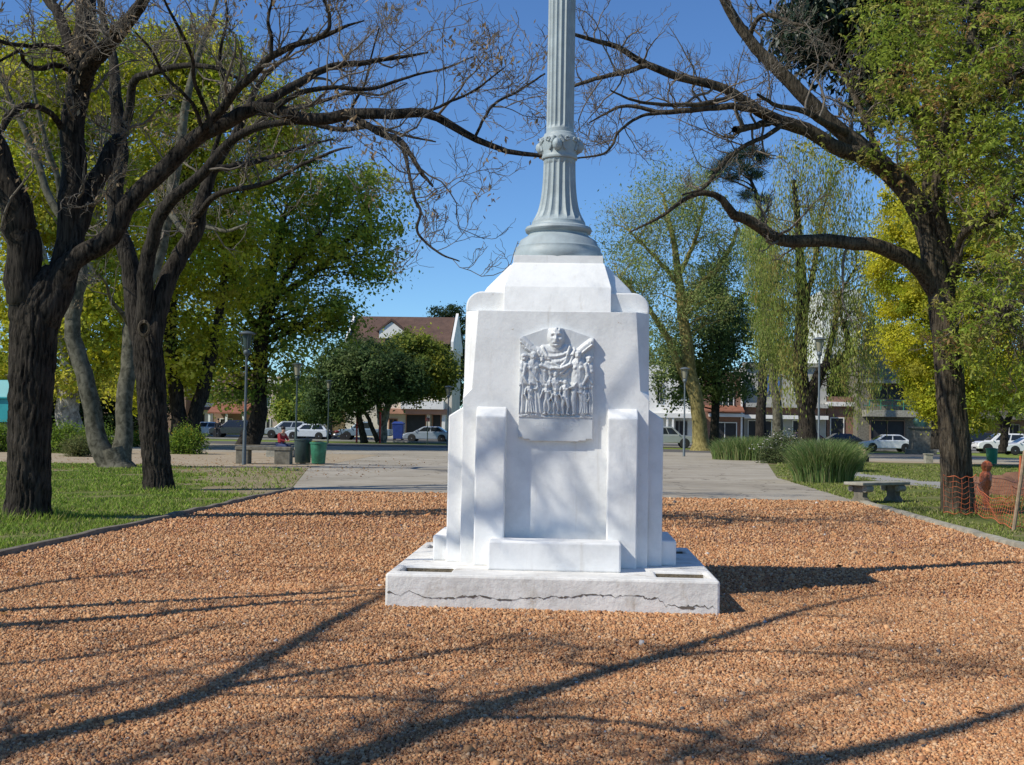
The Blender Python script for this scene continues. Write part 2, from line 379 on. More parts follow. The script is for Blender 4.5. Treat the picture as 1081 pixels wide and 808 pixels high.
sheet('plaza', [(-6.62, 28.4), (6.6, 28.4), (7.0, 42), (10.4, 66), (30, 66), (30, 84), (-60, 84), (-60, 62), (-9.9, 62), (-9.2, 42)], .002, PLAZA)
sheet('dirt_path', [(-70, 42), (-9.2, 42), (-9.9, 62), (-70, 62)], .006, DIRT)
we = [(-6.66, 24.5), (-6.66, 28.4), (-9.2, 41.9), (-17, 41.9), (-15.2, 39.4), (-12.6, 38.6), (-11.9, 35.2), (-10.2, 33.6), (-10.6, 30.6), (-8.9, 29.3), (-8.4, 26.4), (-7.3, 25.6)]
sheet('bare_earth', we, .003, groundmat('worn_earth', [(.3, (.17, .15, .06)), (.5, (.25, .20, .12)), (.75, (.34, .27, .175))], 1.1, .6, .02))
sheet('park_path', [(-90, 84), (30, 84), (30, 96), (-90, 96)], .004, groundmat('asphalt_painted_shade', [(.3, (.09, .085, .08)), (.7, (.14, .13, .12))], 1, .3, .01))  # tree shade over this strip is put into its dark colour
sheet('footpath', [tuple(G(890, 503)[:2]), tuple(G(1000, 517)[:2]), tuple(G(1100, 521)[:2]), tuple(G(1100, 512.5)[:2]), tuple(G(1000, 509.5)[:2]), tuple(G(890, 497)[:2])], .006, PAVE)
sheet('footpath', [(14, 66.0), (70, 62.0), (70, 65.5), (14, 69.5)], .010, DIRT)
sheet('road', [(-200, 106), (200, 106), (200, 124), (-200, 124)], .012, ASPH)
o = MB().box((-200, 124, -.02), (200, 128.5, .14)).build('pavement', PAVE, bevel=.03); o['kind'] = 'structure'
o = MB().box((-200, 105.7, -.02), (200, 106, .13)).build('kerb', PAVE, bevel=.03); o['kind'] = 'structure'
def kerb(x0, y0, x1, y1, w, h, mat, n=46):
    m = MB(); rs = []
    for i in range(n):
        t = i/(n-1); x = x0+(x1-x0)*t+random.gauss(0, .012); y = y0+(y1-y0)*t; hh = h*random.uniform(.75, 1.15)
        rs.append([(x-w/2, y, -.03), (x+w/2, y, -.03), (x+w/2*.8, y, hh*.9), (x+w*.2, y, hh), (x-w*.25, y, hh*random.uniform(.9, 1.05)), (x-w/2*.9, y, hh*.9)])
    o = m.loft(rs).build('kerb', mat, smooth=True); o['kind'] = 'structure'
kerb(-6.55, 3, -6.64, 28.6, .11, .065, plain('kerb_dark_concrete', (.17, .145, .11), .95, var=.4, scale=5, bs=.5))
kerb(6.1, 3, 6.62, 28.6, .2, .07, plain('kerb_pale_concrete', (.33, .30, .23), .95, var=.35, scale=5, bs=.5))

# gravel: every stone in the near field is a small angular block
def stones(regs):
    pts = []
    for y0, y1, dens in regs:
        n = int(dens*(y1-y0)*14.0); x = rng.uniform(-6.5, 6.5, n); y = rng.uniform(y0, y1, n)
        k = (x > -.46*y-1.2) & (x < .40*y+1.2) & ~((x > -1.6) & (x < 1.28) & (y > 10.66) & (y < 13.5))
        pts.append(np.stack([x[k], y[k], np.zeros(k.sum())], 1))
    p = np.concatenate(pts); n = len(p)
    base = np.array([[-1, -1, -1], [1, -1, -1], [1, 1, -1], [-1, 1, -1], [-1, -1, 1], [1, -1, 1], [1, 1, 1], [-1, 1, 1]], float)*.5
    s = rng.lognormal(0, .26, (n, 1))*np.clip(.0102+.0008*(p[:, 1:2]-6), .011, .026)
    dims = s*rng.uniform(.55, 1.5, (n, 3))*np.where(rng.random((n, 1)) < .05, 1.5, 1); loc = base[None]*dims[:, None]*rng.uniform(.55, 1.15, (n, 8, 3))
    ax = nrm(rng.normal(size=(n, 3))); an = rng.uniform(0, 6.28, (n, 1, 1)); a = ax[:, None]
    loc = loc*np.cos(an)+np.cross(np.broadcast_to(a, loc.shape), loc)*np.sin(an)+a*(loc*a).sum(-1, keepdims=True)*(1-np.cos(an))
    V = p[:, None]+loc; V[..., 2] += (rng.uniform(-.3, .6, (n, 1))*s)*.6
    q = np.array([[3, 2, 1, 0], [4, 5, 6, 7], [0, 1, 5, 4], [1, 2, 6, 5], [2, 3, 7, 6], [3, 0, 4, 7]])
    Q = (np.arange(n)[:, None, None]*8+q[None]).reshape(-1, 4)
    c = col_mix(n, [(.52, .27, .135), (.56, .315, .165), (.48, .24, .115), (.57, .35, .20), (.43, .20, .095), (.54, .295, .15), (.37, .17, .085), (.58, .38, .24), (.32, .17, .10)], .16)
    lf = np.sin(p[:, 0]*1.1+.6*p[:, 1]+1.3*np.sin(p[:, 1]*.7))*np.sin(p[:, 1]*.8-.5*p[:, 0])+.6*np.sin(p[:, 0]*2.7-p[:, 1]*1.9+2*np.sin(p[:, 0]*.8))+.35*np.sin(p[:, 0]*6.1+p[:, 1]*4.3)
    c = c*(.96+.08*lf[:, None])*[1, 1.0, .93]
    odd = rng.random(n) < .002; c[odd] = (.58, .53, .48)
    odd = rng.random(n) < .006; c[odd] = (.09, .085, .09)
    o = mesh_np('gravel', V.reshape(-1, 3), Q, STONEM, colors=np.repeat(c, 8, 0)); o['kind'] = 'stuff'
stones([(3.9, 8, 7000), (8, 12, 3300), (12, 17, 900), (17, 28.3, 330)])

# grass blades
def onpath(x, y):
    a, b, c = G(890, 500), G(1000, 513), G(1100, 517)
    yc = np.where(x < b[0], a[1]+(b[1]-a[1])*(x-a[0])/(b[0]-a[0]), b[1]+(c[1]-b[1])*(x-b[0])/(c[0]-b[0]))
    w = .5*np.where(x < b[0], G(945, 500)[1]-G(945, 510)[1], G(1050, 511)[1]-G(1050, 519)[1])
    return (np.abs(y-yc) < w) & (x > a[0]-.5)
def blades(name, test, y0, y1, x0, x1, dens, h, cols, patch=None):
    out = []
    ys = np.arange(y0, y1, 2.0)
    for y in ys:
        n = int(dens*(14.0/max(y, 14))**1.2*2.0*(x1-x0)); px = rng.uniform(x0, x1, n); py = rng.uniform(y, y+2, n); k = test(px, py); px, py = px[k], py[k]
        pn = np.sin(px*1.3+.7*py)*np.sin(py*.9-.4*px)+.6*np.sin(px*3.1-py*2.2)+.5*np.sin(px*.45+2)*np.sin(py*.3)
        k = pn > rng.normal(-.75 if patch is None else patch, .35, len(px)); out.append(np.stack([px[k], py[k], pn[k]], 1))
    p = np.concatenate(out); n = len(p); hh = h*rng.uniform(.4, 1.25, n)*(1+p[:, 1]/90)*np.clip(.8+.25*p[:, 2], .5, 1.4)
    for q in (G(28, 548), G(167, 518), G(1012, 543)): hh = hh*(1+1.1*np.exp(-((np.hypot(p[:, 0]-q[0], p[:, 1]-q[1])-.4)/.35)**2))
    a = rng.uniform(0, 6.28, n); w = .006*(1+p[:, 1]/14); lean = rng.normal(0, .5, (n, 2))*hh[:, None]
    b = np.stack([p[:, 0], p[:, 1], np.zeros(n)-.005], 1); d = np.stack([np.cos(a)*w, np.sin(a)*w, np.zeros(n)], 1)
    tip = b+np.stack([lean[:, 0], lean[:, 1], hh], 1)
    V = np.stack([b-d, b+d, tip], 1).reshape(-1, 3)
    c = np.repeat(col_mix(n, cols, .3), 3, 0)
    o = mesh_np(name, V, np.arange(3*n).reshape(n, 3), GRASSM, colors=c); o['kind'] = 'stuff'
GC = [(.19, .29, .03), (.24, .34, .045), (.14, .24, .028), (.28, .35, .065), (.31, .30, .11)]
blades('grass', lambda x, y: ~((y > 24.5) & (x > -7.0-(y-24.5)*.42+.8*np.sin(y*1.3)) & (rng.random(len(x)) < .86)) & (x < -6.68-np.clip((y-28.4)*.19, 0, 9)) & (x > -.47*y-1.5), 12, 42, -23, -6.6, 900, .062, GC)
blades('grass', lambda x, y: (x > 6.55-.01*(28-np.clip(y, 0, 28))+np.clip((y-28.4)*.03, 0, 9)+np.clip((y-42)*.14, 0, 9)) & (x < .40*y+1.5) & ~onpath(x, y), 14, 62, 6.1, 27, 620, .055,
       [(.22, .26, .05), (.26, .29, .08), (.30, .28, .12), (.17, .23, .04)], -.45)
# fallen leaves on the paving and the worn earth
n = 1500; lp = np.stack([rng.uniform(-22, -6, n), 33+rng.gamma(3, 3.5, n), rng.uniform(.012, .03, n)], 1); lp = lp[lp[:, 1] < 70]
lp = np.concatenate([lp, np.stack([rng.uniform(-6.3, 6, 170), rng.uniform(6, 28, 170), np.full(170, .035)], 1)])
v, q, c = leaves(lp, .075, [(.28, .14, .05), (.36, .2, .08), (.2, .1, .05), (.42, .27, .12)], .7, 3.0)
o = mesh_np('fallen_leaves', v, q, LEAF, colors=c); o['kind'] = 'stuff'

# ================================================================== MONUMENT
def whitepaint(name, c, stain=.0, bs=.16, scale=14, base_dirt=0):
    m, n, l, b = newmat(name)
    t = noise(n, l, 2.4, 8, .68); r = ramp(n, [(.28, tuple(x*(.80-stain) for x in c)), (.55, c), (.8, tuple(min(.86, x*1.05) for x in c))]); l.new(t.outputs['Fac'], r.inputs[0])
    src = r.outputs[0]
    if stain:
        t2 = noise(n, l, 3.1, 6, .7, mapping=(1, 1, .45)); rr = ramp(n, [(.56, (0, 0, 0)), (.72, (1, 1, 1))]); l.new(t2.outputs['Fac'], rr.inputs[0])
        mx = n.new('ShaderNodeMix'); mx.data_type = 'RGBA'; l.new(rr.outputs[0], mx.inputs['Factor']); l.new(src, mx.inputs['A']); mx.inputs['B'].default_value = (.42, .36, .28, 1); src = mx.outputs['Result']
    t4 = noise(n, l, 5.5, 9, .75); r4 = ramp(n, [(.655, (0, 0, 0)), (.70, (1, 1, 1))]); l.new(t4.outputs['Fac'], r4.inputs[0])
    m4 = n.new('ShaderNodeMix'); m4.data_type = 'RGBA'; l.new(r4.outputs[0], m4.inputs['Factor']); l.new(src, m4.inputs['A']); m4.inputs['B'].default_value = (.46, .40, .33, 1)
    t5 = noise(n, l, 4.0, 6, .6, mapping=(3.2, 3.2, .22)); r5 = ramp(n, [(.60, (0, 0, 0)), (.78, (.5, .5, .5))]); l.new(t5.outputs['Fac'], r5.inputs[0])
    m5 = n.new('ShaderNodeMix'); m5.data_type = 'RGBA'; l.new(r5.outputs[0], m5.inputs['Factor']); l.new(m4.outputs['Result'], m5.inputs['A']); m5.inputs['B'].default_value = (.52, .48, .42, 1); src = m5.outputs['Result']
    l.new(src, b.inputs['Base Color']); b.inputs['Roughness'].default_value = .75; b.inputs['Specular IOR Level'].default_value = .3
    k = bump(n, l, b, noise(n, l, scale, 7, .62).outputs['Fac'], bs, .03)
    bump(n, l, b, noise(n, l, 90, 3).outputs['Fac'], .12, .006, k)
    return m
WHITE = whitepaint('white_lime_paint', (.80, .80, .785))
WHITED = whitepaint('weathered_white_concrete', (.78, .76, .715), .10, .35)
MX, MY = -.165, 12.24
mon = thing('monument', 'white painted stone monument with relief plaque and fluted grey column standing on the red gravel', 'monument', (MX, MY, 0))
def cells(xs, ys, hs, name, mat, bevel):
    mb = MB(); H = np.array(hs)
    for i in range(len(xs)-1):
        for j in range(len(ys)-1):
            x0, x1, y0, y1, h = xs[i], xs[i+1], ys[j], ys[j+1], H[i][j]
            mb.add([(x0, y0, h), (x1, y0, h), (x1, y1, h), (x0, y1, h)], [(0, 1, 2, 3)])
            for (di, dj, a, b) in ((-1, 0, (x0, y1), (x0, y0)), (1, 0, (x1, y0), (x1, y1)), (0, -1, (x0, y0), (x1, y0)), (0, 1, (x1, y1), (x0, y1))):
                ii, jj = i+di, j+dj; o = H[ii][jj] if 0 <= ii < len(xs)-1 and 0 <= jj < len(ys)-1 else -.1
                if o < h-1e-6: mb.add([(*a, o), (*b, o), (*b, h), (*a, h)], [(0, 1, 2, 3)])
    return mb.build(name, mat, mon, bevel=bevel)
xs = [-1.62, -1.53, -1.07, .77, 1.225, 1.295]; ys = [10.62, 10.83, 11.26, 12.9, 13.33, 13.56]
hs = [[.29]*5 for _ in range(5)]
for i in (1, 3):
    for j in (1, 3): hs[i][j] = .13
cells(xs, ys, hs, 'platform', WHITED, .022)
# soil lying in the four planting slots
for i in (1, 3):
    for j in (1, 3): MB().box((xs[i]+.02, ys[j]+.02, .12), (xs[i+1]-.02, ys[j+1]-.02, .155)).build('slot_soil', plain('dry_soil', (.17, .13, .08), .95, var=.4, bs=.8, bd=.03), mon)
GRIME = plain('slot_grime', (.20, .165, .11), .95, var=.45, scale=12, bs=.6, bd=.02)
for i in (1, 3):
    for j in (1, 3): MB().box((xs[i]+.012, ys[j+1]-.012, .156), (xs[i+1]-.012, ys[j+1]-.004, .268)).build('slot_lining', GRIME, mon)
# crack along the front of the platform
def crack():
    top, bot = [], []; x = -1.60; z = .125
    random.seed(5); mb = MB(); pts = []
    while x < 1.27:
        pts.append((x, z, random.choice([.0012, .002, .003, .0045, .007, .010])*random.uniform(.7, 1.2))); x += random.uniform(.008, .035); z += random.uniform(-.014, .014)
        z = min(max(z, .085), .15)-(.035*(x > .75))*random.random()
    for (x0, z0, w0), (x1, z1, w1) in zip(pts, pts[1:]):
        y = 10.617
        mb.add([(x0, y, z0-w0), (x1, y, z1-w1), (x1, y, z1+w1), (x0, y, z0+w0)], [(0, 1, 2, 3)])
    mb.add([(.945, 10.6168, .052), (.97, 10.6168, .043), (1.02, 10.6168, .048), (1.06, 10.6168, .04), (1.085, 10.6168, .055), (1.05, 10.6168, .07), (1.0, 10.6168, .066), (.96, 10.6168, .07)], [tuple(range(8))])
    mb.build('crack', plain('crack_dark', (.13, .11, .09), 1, var=.3, bs=0), mon)  # flat dark ribbon in place of a cut groove
crack(); random.seed(11)
T = .288
bx0, bx1, by0, by1 = MX-.885, MX+.885, 11.53, 12.63
# pedestal: square shaft whose corners are stop-chamfered, crowned by a hipped, stepped top
def octa(hx, hy, c, z, cx=MX, cy=12.24):
    return [(cx-hx+c, cy-hy, z), (cx+hx-c, cy-hy, z), (cx+hx, cy-hy+c, z), (cx+hx, cy+hy-c, z), (cx+hx-c, cy+hy, z), (cx-hx+c, cy+hy, z), (cx-hx, cy+hy-c, z), (cx-hx, cy-hy+c, z)]
ped = MB()
ped.loft([octa(.885, .71, .004, T), octa(.885, .71, .004, 1.86), octa(.885, .71, .085, 1.95), octa(.882, .71, .13, 2.70)])
# rounded shoulders running the full width, and the panelled hip in front of them
sh = [(MX-.882, 2.70), (MX+.882, 2.70)] + [(MX+.882-.16*(1-math.cos(t)), 2.70+.05+.15*math.sin(t)) for t in np.linspace(0, 1.45, 7)] + [(MX-.882+.16*(1-math.cos(t)), 2.70+.05+.15*math.sin(t)) for t in np.linspace(1.45, 0, 7)]
ped2 = MB().prism(sh, 'y', 11.655, 12.825)
ped3 = MB().loft([octa(.512, .706, .003, 2.69), octa(.514, .615, .003, 2.945), octa(.452, .45, .003, 3.185), octa(.440, .438, .003, 3.20), octa(.437, .437, .003, 3.275)])
ped4 = MB().loft([octa(.74, .55, .16, 2.82), octa(.725, .55, .16, 2.915), octa(.70, .53, .16, 2.96), octa(.475, .43, .10, 3.195)])
ped.build('pedestal', WHITE, mon, bevel=.012)
pc = ped2.build('shoulder', WHITE, mon, bevel=.015); ped3.build('hipped_cap', WHITE, mon, bevel=.012); ped4.build('sloping_cap', WHITE, mon, bevel=.02)
def slab_top(x0, x1, yf, yb, z, zt):      # buttress: upright with a sloping weathered top (front faces -y)
    return [(yf, T), (yb, T), (yb, zt), (yf, z)]
for cxp in (-.605, .635):
    x0 = MX+cxp-.142; x1 = MX+cxp+.142
    MB().prism(slab_top(0, 0, 11.385, 11.56, 1.69, 1.80), 'x', x0, x1).build('buttress', WHITE, mon, bevel=.013)
    MB().prism([(24.48-a, b) for a, b in slab_top(0, 0, 11.385, 11.56, 1.69, 1.80)], 'x', x0, x1).build('buttress', WHITE, mon, bevel=.013)
for s in (-1, 1):
    for yy in (11.64, 12.56):
        prof = [(MX+s*1.03, T), (MX+s*.86, T), (MX+s*.86, 1.80), (MX+s*1.03, 1.69)]
        MB().prism(prof, 'y', yy, yy+.28).build('buttress', WHITE, mon, bevel=.013)
MB().box((-.755, 11.05, T), (.455, 11.40, .555)).build('step_block', WHITE, mon, bevel=.018)
MB().box((-.755, 13.08, T), (.455, 13.38, .555)).build('step_block', WHITE, mon, bevel=.018)
MB().box((-1.335, 11.73, T), (-1.0, 12.75, .53)).build('step_block', WHITE, mon, bevel=.018)
MB().box((.70, 11.73, T), (1.01, 12.75, .53)).build('step_block', WHITE, mon, bevel=.018)

# relief plaque: a height field of a bust over standing figures
def relief():
    W0, X0 = .705, -.515; zb, zt = 1.47, 2.575
    NU, NV = 190, 290
    u = np.linspace(0, 1, NU); x = u*W0
    def top(x):
        xc = x-.345
        return np.where(np.abs(xc) < .13, 2.555-.9*xc**2-.012, np.where(xc < 0, 2.525-.36*(np.abs(xc)-.13), 2.525-.34*(np.abs(xc)-.13)))
    def bot(x):
        return np.where(x < .045, 1.495, np.where(x < .11, 1.478, np.where(x < .57, 1.462, np.where(x < .64, 1.47, 1.487))))
    X = np.repeat(x[:, None], NV, 1); tb, tt = bot(x)[:, None], top(x)[:, None]
    Z = tb+(tt-tb)*np.linspace(0, 1, NV)[None]
    H = np.zeros_like(X)+.012
    def ell(cx, cz, rx, rz, h, rot=0, p=.5):
        nonlocal H
        dx, dz = X-cx, Z-cz; c, s = math.cos(rot), math.sin(rot); a = (dx*c+dz*s)/rx; b = (-dx*s+dz*c)/rz
        k = np.clip(1-a*a-b*b, 0, 1)**p*h; H = np.maximum(H, k)
    def cap(x0, z0, x1, z1, r0, r1, h, fold=0, fn=40):
        nonlocal H
        dx, dz = x1-x0, z1-z0; L2 = dx*dx+dz*dz; t = np.clip(((X-x0)*dx+(Z-z0)*dz)/L2, 0, 1)
        px, pz = x0+t*dx, z0+t*dz; d = np.hypot(X-px, Z-pz); r = r0+(r1-r0)*t
        k = np.clip(1-(d/r)**2, 0, 1)**.5*h
        if fold:
            side = ((X-x0)*dz-(Z-z0)*dx)/math.sqrt(L2)
            k = k*(1+fold*np.sin(side*fn*6.28/.3+2.0*np.sin(Z*25+x0*50)))
        H = np.maximum(H, k)
    cx = .345
    # smooth random field for folds
    def vn(fx, fz, seed):
        g = np.random.default_rng(seed).normal(0, 1, (40, 60)); a = (X*fx) % 38; c = (Z*fz) % 58; i = a.astype(int); j = c.astype(int); a = a-i; c = c-j; a = a*a*(3-2*a); c = c*c*(3-2*c)
        return g[i, j]*(1-a)*(1-c)+g[i+1, j]*a*(1-c)+g[i, j+1]*(1-a)*c+g[i+1, j+1]*a*c
    # bust: cloak, shoulders, neck, head
    rob = (((X-cx)/.30)**2+((Z-2.22)/.17)**2 < 1)
    ell(cx, 2.22, .30, .17, .058, 0, .4)
    dn = np.hypot((X-cx)*1.1+.02, Z-2.46)
    H = np.where(rob, H+.009*np.sin(dn*105+1.6*vn(9, 9, 2)+(X-cx)*9)*np.clip((dn-.1)*12, 0, 1), H)
    for s0, x0, z0, x1, z1 in ((1, -.12, 2.35, .03, 2.17), (1, .13, 2.36, .03, 2.14), (1, .18, 2.33, .05, 2.11), (1, -.17, 2.31, -.02, 2.15)):
        xm, zm = (x0+x1)/2+(.02 if x0 > 0 else -.02), (z0+z1)/2-.02
        cap(cx+x0, z0, cx+xm, zm, .014, .024, .064); cap(cx+xm, zm, cx+x1, z1, .024, .02, .068)
    ell(cx, 2.35, .056, .075, .062)
    ell(cx, 2.455, .082, .105, .10); ell(cx, 2.405, .066, .075, .094)
    H[...] -= .020*np.exp(-(((np.abs(X-cx)-.03)/.017)**2+((Z-2.455)/.013)**2))
    H[...] += .022*np.exp(-(((X-cx)/.011)**2+((Z-2.432)/.028)**2))
    H[...] += .010*np.exp(-(((np.abs(X-cx)-.03)/.022)**2+((Z-2.482)/.009)**2))
    H[...] -= .014*np.exp(-(((X-cx)/.028)**2+((Z-2.385)/.006)**2))
    H[...] += .010*np.exp(-(((X-cx)/.024)**2+((Z-2.370)/.009)**2))
    H[...] += .008*np.exp(-(((np.abs(X-cx)-.05)/.02)**2+((Z-2.42)/.03)**2))
    hair = np.exp(-(((Z-2.54)/.035)**2))*(np.abs(X-cx) < .095)*(((X-cx)/.09)**2+((Z-2.455)/.112)**2 < 1)
    H[...] += hair*(.012+.007*vn(60, 50, 4))
    # a crowd of low drapery behind the figures so that no bare ground shows between them
    body_zone = np.clip((2.27-Z)*14, 0, 1)*np.clip((Z-1.70)*30, 0, 1)
    H = np.maximum(H, body_zone*(.012+.006*vn(26, 9, 8)))
    # figures
    def fig(x, zh, hgt, s=1, arm=(.10, -.10), robe=False, h=.07, bend=0.0):
        r = hgt*.062; sh_ = zh-hgt*.12; hip = zh-hgt*.46; ft = max(zh-hgt*.93, 1.715); xb = x+bend
        sk = np.exp(-(np.maximum(np.abs(X-xb)-hgt*.15, 0)/.012)**2)*(Z < zh)*(Z > ft)
        H[...] -= np.minimum(H*.35, .014)*sk                     # a hollow round the figure
        if robe:
            cap(xb, hip+hgt*.05, xb+s*hgt*.02, ft+.03, hgt*.10, hgt*.145, h*.80)
            for k in (-1.1, -.35, .4, 1.15):
                cap(xb+k*hgt*.055, hip+hgt*.03, xb+k*hgt*.105+s*.01, ft+.02, hgt*.022, hgt*.038, h*(.98-.06*abs(k)))
        else:
            kx = hgt*.055
            cap(xb-hgt*.045, hip, xb-kx-.004, (hip+ft)/2, hgt*.066, hgt*.05, h*.9); cap(xb-kx-.004, (hip+ft)/2, xb-kx*.9, ft+.02, hgt*.052, hgt*.03, h*.85)
            cap(xb+hgt*.045, hip, xb+kx+.012, (hip+ft)/2, hgt*.066, hgt*.05, h); cap(xb+kx+.012, (hip+ft)/2, xb+kx, ft+.02, hgt*.052, hgt*.03, h*.9)
            cap(xb-kx*.9, ft+.012, xb-kx*.9-.016, ft+.006, .012, .010, h*.9); cap(xb+kx, ft+.012, xb+kx+.018, ft+.006, .012, .010, h*.95)
        cap(x, sh_-hgt*.02, xb, hip+hgt*.04, hgt*.125, hgt*.095, h*.92)
        ell(x-hgt*.045, sh_-hgt*.07, hgt*.06, hgt*.055, h*1.02); ell(x+hgt*.045, sh_-hgt*.07, hgt*.06, hgt*.055, h*1.05)
        cap(x-hgt*.09, sh_-hgt*.05, xb+hgt*.07, hip+hgt*.07, hgt*.018, hgt*.025, h*1.06) if robe else None
        cap(x-s*hgt*.12, sh_-hgt*.02, x-s*hgt*.155, sh_-hgt*.19, hgt*.042, hgt*.034, h*1.02); cap(x-s*hgt*.155, sh_-hgt*.19, x-s*hgt*.08, sh_-hgt*.33, hgt*.034, hgt*.024, h*1.08)
        cap(x+s*hgt*.12, sh_-hgt*.02, x+s*(hgt*.13+arm[0]*.5), sh_+arm[1]*.5-hgt*.05, hgt*.042, hgt*.034, h*1.08); cap(x+s*(hgt*.13+arm[0]*.5), sh_+arm[1]*.5-hgt*.05, x+s*(hgt*.10+arm[0]), sh_+arm[1], hgt*.034, hgt*.022, h*1.12)
        cap(x, sh_, x, zh-r*.5, r*.55, r*.5, h)
        ell(x, zh, r*.9, r*1.18, h*1.25); ell(x, zh+r*.55, r*1.0, r*.75, h*1.2)
        H[...] -= .009*np.exp(-(((np.abs(X-x)-r*.36)/(r*.22))**2+((Z-zh-r*.05)/(r*.16))**2))
        H[...] += .007*np.exp(-(((X-x)/(r*.15))**2+((Z-zh+r*.2)/(r*.3))**2))
        H[...] -= .006*np.exp(-(((X-x)/(r*.4))**2+((Z-zh+r*.68)/(r*.12))**2))
    for x0, z0, x1, z1 in ((.015, 2.43, .10, 2.36), (.06, 2.37, .15, 2.32), (.685, 2.41, .60, 2.35), (.63, 2.36, .55, 2.31)):
        cap(x0, z0, x1, z1, .04, .034, .05); cap(x0, z0-.03, x1, z1-.035, .014, .012, .058)
    fig(.05, 2.245, .57, 1, (.05, -.15), True, .062); fig(.215, 2.235, .55, -1, (.05, -.12), True, .06); fig(.655, 2.235, .57, -1, (.04, -.16), True, .062)
    fig(.135, 2.265, .60, 1, (.16, -.03), True, .07); fig(.555, 2.28, .62, -1, (.17, -.05), False, .078)
    fig(.345, 2.09, .42, 1, (.05, -.02), True, .062); fig(.105, 2.0, .31, 1, (.04, .01), True, .075); fig(.265, 1.985, .30, -1, (.03, -.08), False, .07)
    fig(.44, 2.02, .34, 1, (.07, .04), False, .082); fig(.35, 1.945, .25, 1, (.05, -.03), False, .078); fig(.625, 1.97, .28, -1, (.04, .0), True, .07)
    H *= 1+.03*vn(80, 40, 12)
    # lower tablet with two worn lines of small raised lettering
    tab = Z < 1.695
    H[tab] = .026; H[(Z > 1.688) & (Z < 1.70)] = .038
    rs = np.random.default_rng(3)
    for row, zc in enumerate((1.625, 1.575)):
        xx = .17+.06*row
        while xx < .56-.05*row:
            w = rs.uniform(.010, .015); k = rs.integers(0, 4)
            def st(x0, x1, z0, z1): H[(X > x0) & (X < x1) & (Z > z0) & (Z < z1)] = .0295
            st(xx, xx+.004, zc-.014, zc+.014)
            if k in (0, 2): st(xx, xx+w, zc+.010, zc+.014)
            if k in (0, 1): st(xx, xx+w, zc-.014, zc-.010)
            if k in (2, 3): st(xx+w-.004, xx+w, zc-.014, zc+.014)
            if k == 3: st(xx, xx+w, zc-.002, zc+.002)
            xx += w+.008+(.02 if rs.random() < .2 else 0)
    H = np.clip(H, .010, .12)*.82+.03
    for _ in range(1):
        Hp = np.pad(H, 1, 'edge'); H = (Hp[:-2, 1:-1]+Hp[2:, 1:-1]+Hp[1:-1, :-2]+Hp[1:-1, 2:]+2*H)/6
    edge = np.minimum(np.minimum(np.arange(NU)[:, None], NU-1-np.arange(NU)[:, None]), np.minimum(np.arange(NV)[None], NV-1-np.arange(NV)[None]))
    H = np.where(edge < 1, 0.0, H)
    V = np.stack([X+X0, 11.531-H, Z], -1).reshape(-1, 3); id_ = np.arange(NU*NV).reshape(NU, NV)
    Q = np.stack([id_[:-1, :-1], id_[1:, :-1], id_[1:, 1:], id_[:-1, 1:]], -1).reshape(-1, 4)
    mesh_np('relief_plaque', V, Q, plain('silver_white_paint', (.60, .615, .62), .42, 0, .06, 12, .1, .004), mon, smooth=True)
relief()
# column
GREY = plain('column_grey_paint', (.33, .385, .40), .55, 0, .14, 7, .25, .008)
MB().lathe([(.43, 3.242), (.44, 3.27), (.44, 3.325), (.425, 3.345), (.425, 3.375), (.40, 3.40), (.38, 3.45), (.325, 3.485), (.30, 3.505), (.30, 3.52), (.325, 3.535), (.335, 3.56), (.325, 3.585), (.275, 3.605), (.27, 3.62)], (MX-.01, MY), 48).grow().build('column_base', GREY, mon, smooth=True)
NF = 18
def flute(r, z, t):
    if z < 3.645 or z > 5.97: k = 0
    elif z < 4.26: k = min(1, (z-3.645)/.05, (4.26-z)/.04)
    elif z < 4.575: k = 0
    else: k = min(1, (z-4.575)/.04, (5.97-z)/.04)
    return r*(1-.115*max(k, 0)*abs(math.cos(NF*.5*t))**.8)
prof = [(.268, 3.62), (.265, 3.64), (.255, 3.66), (.238, 3.69), (.215, 3.74), (.198, 3.80), (.185, 3.87), (.176, 3.94), (.169, 4.02), (.165, 4.1), (.163, 4.18), (.162, 4.22), (.162, 4.24), (.162, 4.27), (.165, 4.285),
        (.1395, 4.53), (.1395, 4.575), (.1395, 4.59), (.1395, 4.61), (.139, 4.64), (.139, 5.2), (.138, 5.7), (.138, 5.92), (.138, 5.94), (.138, 5.96), (.138, 5.98)]
MB().lathe(prof, (MX-.01, MY), NF*10, flute).grow().build('column_shaft', GREY, mon, smooth=False)
MB().lathe([(.14, 5.98), (.16, 6.0), (.165, 6.03), (.15, 6.06), (.05, 6.08)], (MX-.01, MY), 40).grow().build('column_capital', GREY, mon, smooth=True)
MB().lathe([(.162, 4.268), (.176, 4.275), (.181, 4.29), (.176, 4.305), (.172, 4.315), (.176, 4.36), (.186, 4.43), (.188, 4.47), (.182, 4.49), (.165, 4.505), (.16, 4.525), (.139, 4.54)], (MX-.01, MY), 48).grow().build('column_collar', GREY, mon, smooth=True)
